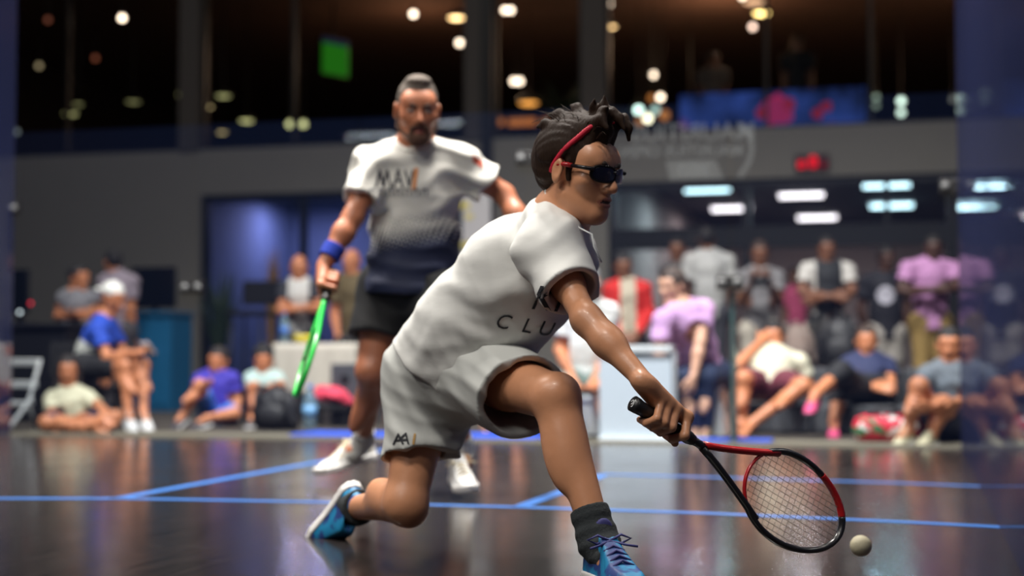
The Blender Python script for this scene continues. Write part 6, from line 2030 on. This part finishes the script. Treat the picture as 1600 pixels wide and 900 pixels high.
for (px, py, dh, kind, c, st, lab, r) in (
    (191, 28, 0.3, 'globe', WB, 9, 'bright bulb high in the left dark window', 0.062), (75, 31, 0.3, 'globe', (190, 110, 84), 0.55, 'dim reddish bulb high at the far left window', 0.06),
    (61, 103, 0.0, 'globe', (220, 196, 150), 0.9, 'pale bulb at the far left edge of the dark window', 0.06), (149, 91, 0.0, 'globe', (196, 110, 80), 0.6, 'dim orange bulb in the middle of the left window', 0.06),
    (122, 163, -0.7, 'dome', YB, 0.45, 'faint yellowish dome lamp in the left window, upper of two', 0.11), (110, 178, -0.8, 'dome', YB, 1.0, 'yellowish dome lamp in the left window, lower of two', 0.15),
    (208, 159, -0.7, 'dome', YB, 0.35, 'faint yellowish dome lamp in the right half of the left window', 0.15), (281, 148, -0.7, 'globe', YB, 0.3, 'faint bulb at the left edge of the leftmost column', 0.06),
    (26, 206, -1.0, 'globe', (180, 190, 190), 0.6, 'small pale bulb low in the corner of the left window', 0.06),
    (323, 167, -0.7, 'dome', (240, 210, 150), 1.5, 'yellow dome lamp just right of the leftmost column', 0.13), (349, 150, -0.6, 'dome', YB, 0.8, 'yellow dome lamp, upper of the pair right of the leftmost column', 0.15),
    (385, 189, -0.9, 'dome', YB, 1.5, 'yellow dome lamp midway between the leftmost column and the green screen', 0.15), (347, 207, -1.0, 'dome', (236, 206, 140), 1.5, 'yellow dome lamp low beside the leftmost column', 0.11),
    (453, 194, -0.9, 'globe', YB, 2.2, 'yellow bulb, left of the close pair below the green screen', 0.085), (474, 194, -0.9, 'globe', YB, 2.2, 'yellow bulb, right of the close pair below the green screen', 0.085),
    (646, 22, 0.3, 'globe', WB, 9, 'bright bulb above the bearded player', 0.062), (713, 28, 0.3, 'dome', (255, 206, 140), 7, 'glowing dome lamp above and right of the bearded player', 0.15),
    (718, 67, 0.1, 'globe', WB, 7, 'bright bulb under the glowing dome lamp by the dark mullion', 0.07),
    (789, 16, 0.3, 'globe', WB, 8, 'bright bulb, left of the touching pair beside the middle column', 0.06), (798, 16, 0.42, 'globe', WB, 8, 'bright bulb, right of the touching pair beside the middle column', 0.06),
    (803, 127, -0.3, 'globe', WB, 6, 'bright bulb, left of the touching pair above the wide orange lamp', 0.075), (812, 127, -0.3, 'globe', WB, 6, 'bright bulb, right of the touching pair above the wide orange lamp', 0.075),
    (826, 161, -0.6, 'dome', (255, 170, 80), 2.0, 'wide orange dome lamp left of the dark hair of the headband player', 0.21), (827, 155, -0.15, 'globe', WB, 7, 'bright bulb inside the wide orange lamp', 0.07),
    (951, 6, 0.3, 'globe', WB, 9, 'bright bulb at the top right of the right grey column', 0.06), (955, 42, 0.2, 'dome', (255, 206, 140), 6, 'small glowing dome lamp right of the right grey column', 0.10),
    (1021, 117, -0.2, 'globe', WB, 6, 'bright bulb, upper one near the tuft of hair', 0.07), (1032, 152, -0.5, 'globe', WB, 7, 'bright bulb, lower one right of the tuft of hair', 0.075), (1018, 153, -0.85, 'globe', OB, 0.8, 'orange bulb beside the lower bright bulb', 0.08),
    (1176, 42, 0.2, 'globe', (255, 214, 190), 5, 'pinkish bulb just under the bright oval dome lamp', 0.065), (1190, 21, 0.3, 'dome', (255, 214, 130), 9, 'bright oval dome lamp high in the right window', 0.15), (1178, 3, 0.4, 'dome', (255, 196, 150), 1.6, 'soft glowing dome lamp cut by the top edge of the photo', 0.2),
    (1160, -6, 0.4, 'globe', WB, 8, 'bright bulb at the top edge beside the soft dome lamp', 0.06),
    (998, 172, -0.7, 'globe', (220, 250, 230), 6, 'greenish white bulb low beside the tuft of hair, left one', 0.10), (1012, 185, -0.8, 'globe', (255, 240, 200), 6, 'warm white bulb in the low cluster beside the tuft of hair', 0.10), (1024, 172, -0.7, 'globe', (200, 232, 214), 1.5, 'greenish white bulb low beside the tuft of hair, right one', 0.10),
    (1038, 180, -1.0, 'globe', OB, 0.9, 'orange bulb at the right end of the low cluster', 0.12), (1000, 190, -1.05, 'globe', OB, 0.7, 'orange bulb at the bottom of the low cluster', 0.10), (1079, 182, -0.8, 'globe', (230, 170, 120), 0.9, 'peach bulb in front of the blue display panel', 0.085),
    (1369, 152, -0.6, 'globe', (200, 220, 190), 0.8, 'dim white bulb, upper one left of the bright stacked bulbs', 0.07), (1369, 165, -0.65, 'globe', (200, 220, 190), 0.6, 'dim white bulb, lower one left of the bright stacked bulbs', 0.07),
    (1408, 158, -0.6, 'globe', (226, 246, 222), 4, 'bright white bulb, upper of the stacked pair at the right', 0.085), (1408, 176, -0.7, 'globe', (226, 246, 222), 3, 'bright white bulb, lower of the stacked pair at the right', 0.085),
    (1489, 155, -0.6, 'globe', (200, 196, 180), 0.5, 'faint bulb next to the right court wall', 0.07)):
    pendant(px, py, H0 + dh, kind, c, st, lab, r)

# orange shelf lights of the bar, upstairs
for px, w_, lab in ((772, 30, 'orange shelf light of the upstairs bar, left one'), (816, 44, 'long orange shelf light of the upstairs bar in the middle'), (860, 28, 'orange shelf light of the upstairs bar by the dark hair')):
    p = at(px, 191, 27.0)
    L_ = w_ * 27.0 / F_PX
    root = empty('shelf_light', p, lab, 'shelf light', 'orange shelf lights of the upstairs bar')
    MB().box((0, 0, 0), (L_, 0.08, 0.12), None, 0.02).build('light_bar', emat('orange_glow', (226, 130, 62), 0.75), root)
    MB().box((0, 0.05, 0.09), (L_, 0.25, 0.04)).build('shelf', M_BLACK, root)
    for s in (-1, 1):
        MB().span((s * L_ / 2 - 0.02, 0.08, Z_BAND - p[2]), (s * L_ / 2 + 0.02, 0.14, 0.09)).build('bracket', M_BLACK, root)

# green television, turned a little
p = at(524, 89, 25.0)
root = empty('television', p, 'television showing a green field, upstairs left of the bearded player', 'television', None, 1.1)
sw, shh = 0.56, 0.60
MB().box((0, 0.03, 0), (sw + 0.04, 0.05, shh + 0.04), None, 0.01).build('case', M_BLACK, root)
MB().box((0, 0.0, -0.05), (sw, 0.012, shh - 0.10)).build('picture', emat('green_field', (52, 150, 34), 0.42), root)
MB().box((0, 0.0, shh / 2 - 0.05), (sw, 0.012, 0.09)).build('picture_band', emat('dull_blue_field', (60, 70, 100), 0.25), root)
MB().cone((0, 0.05, shh / 2), (0, 0.05, Z_UPC - p[2]), 0.02, 0.02, 8).build('ceiling_mount', M_BLACK, root)

# long blue display panel with red shapes
a, c = plane_y(1062, 175, 21.0), plane_y(1352, 165, 21.0)
z0, z1 = Z_BAND, plane_y(1200, 142, 21.0)[2]
root = empty('display_screen', ((a[0] + c[0]) / 2, 21.0, Z_BAND), 'long blue lit display panel with red and pink shapes upstairs', 'display')
w = c[0] - a[0]
m = bpy.data.materials.new('blue_display'); m.use_nodes = True
nt = m.node_tree; nt.nodes.clear()
tc = nt.nodes.new('ShaderNodeTexCoord'); n1 = nt.nodes.new('ShaderNodeTexNoise'); n1.inputs['Scale'].default_value = 2.2; n1.inputs['Detail'].default_value = 3
rp = nt.nodes.new('ShaderNodeValToRGB')
els = rp.color_ramp.elements
els[0].position = 0.35; els[0].color = rgb((24, 34, 66)); els[1].position = 0.62; els[1].color = rgb((52, 76, 150))
e = els.new(0.72); e.color = rgb((120, 60, 110))
em = nt.nodes.new('ShaderNodeEmission'); em.inputs[1].default_value = 0.75
out = nt.nodes.new('ShaderNodeOutputMaterial')
nt.links.new(tc.outputs['Object'], n1.inputs['Vector']); nt.links.new(n1.outputs[0], rp.inputs[0]); nt.links.new(rp.outputs[0], em.inputs[0]); nt.links.new(em.outputs[0], out.inputs[0])
MB().span((-w / 2, 0, 0.02), (w / 2, 0.08, z1 - z0)).build('screen', m, root)
MB().span((-w / 2 - 0.03, 0.01, 0.0), (w / 2 + 0.03, 0.12, 0.03)).build('base', M_BLACK, root)
rg = random.Random(4)
mb = MB(); mb2 = MB()
for px, py, rr in ((1216, 172, 0.27), (1206, 165, 0.16), (1292, 166, 0.10), (1278, 178, 0.10), (1232, 162, 0.12), (1190, 176, 0.12)):
    q = plane_y(px, py, 21.0)
    n_ = 12
    pts = [(q[0] - root.location.x + rr * rg.uniform(0.6, 1.0) * math.cos(2 * math.pi * k / n_), -0.004, max(0.03, min(z1 - z0, q[2] - Z_BAND + rr * rg.uniform(0.6, 1.0) * math.sin(2 * math.pi * k / n_)))) for k in range(n_)]
    (mb if rr > 0.12 else mb2).poly(pts, (0, 0.003, 0))
mb.build('pink_shape', emat('pink_display', (176, 50, 96), 0.7), root)
mb2.build('red_shape', emat('red_display', (170, 40, 60), 0.6), root)
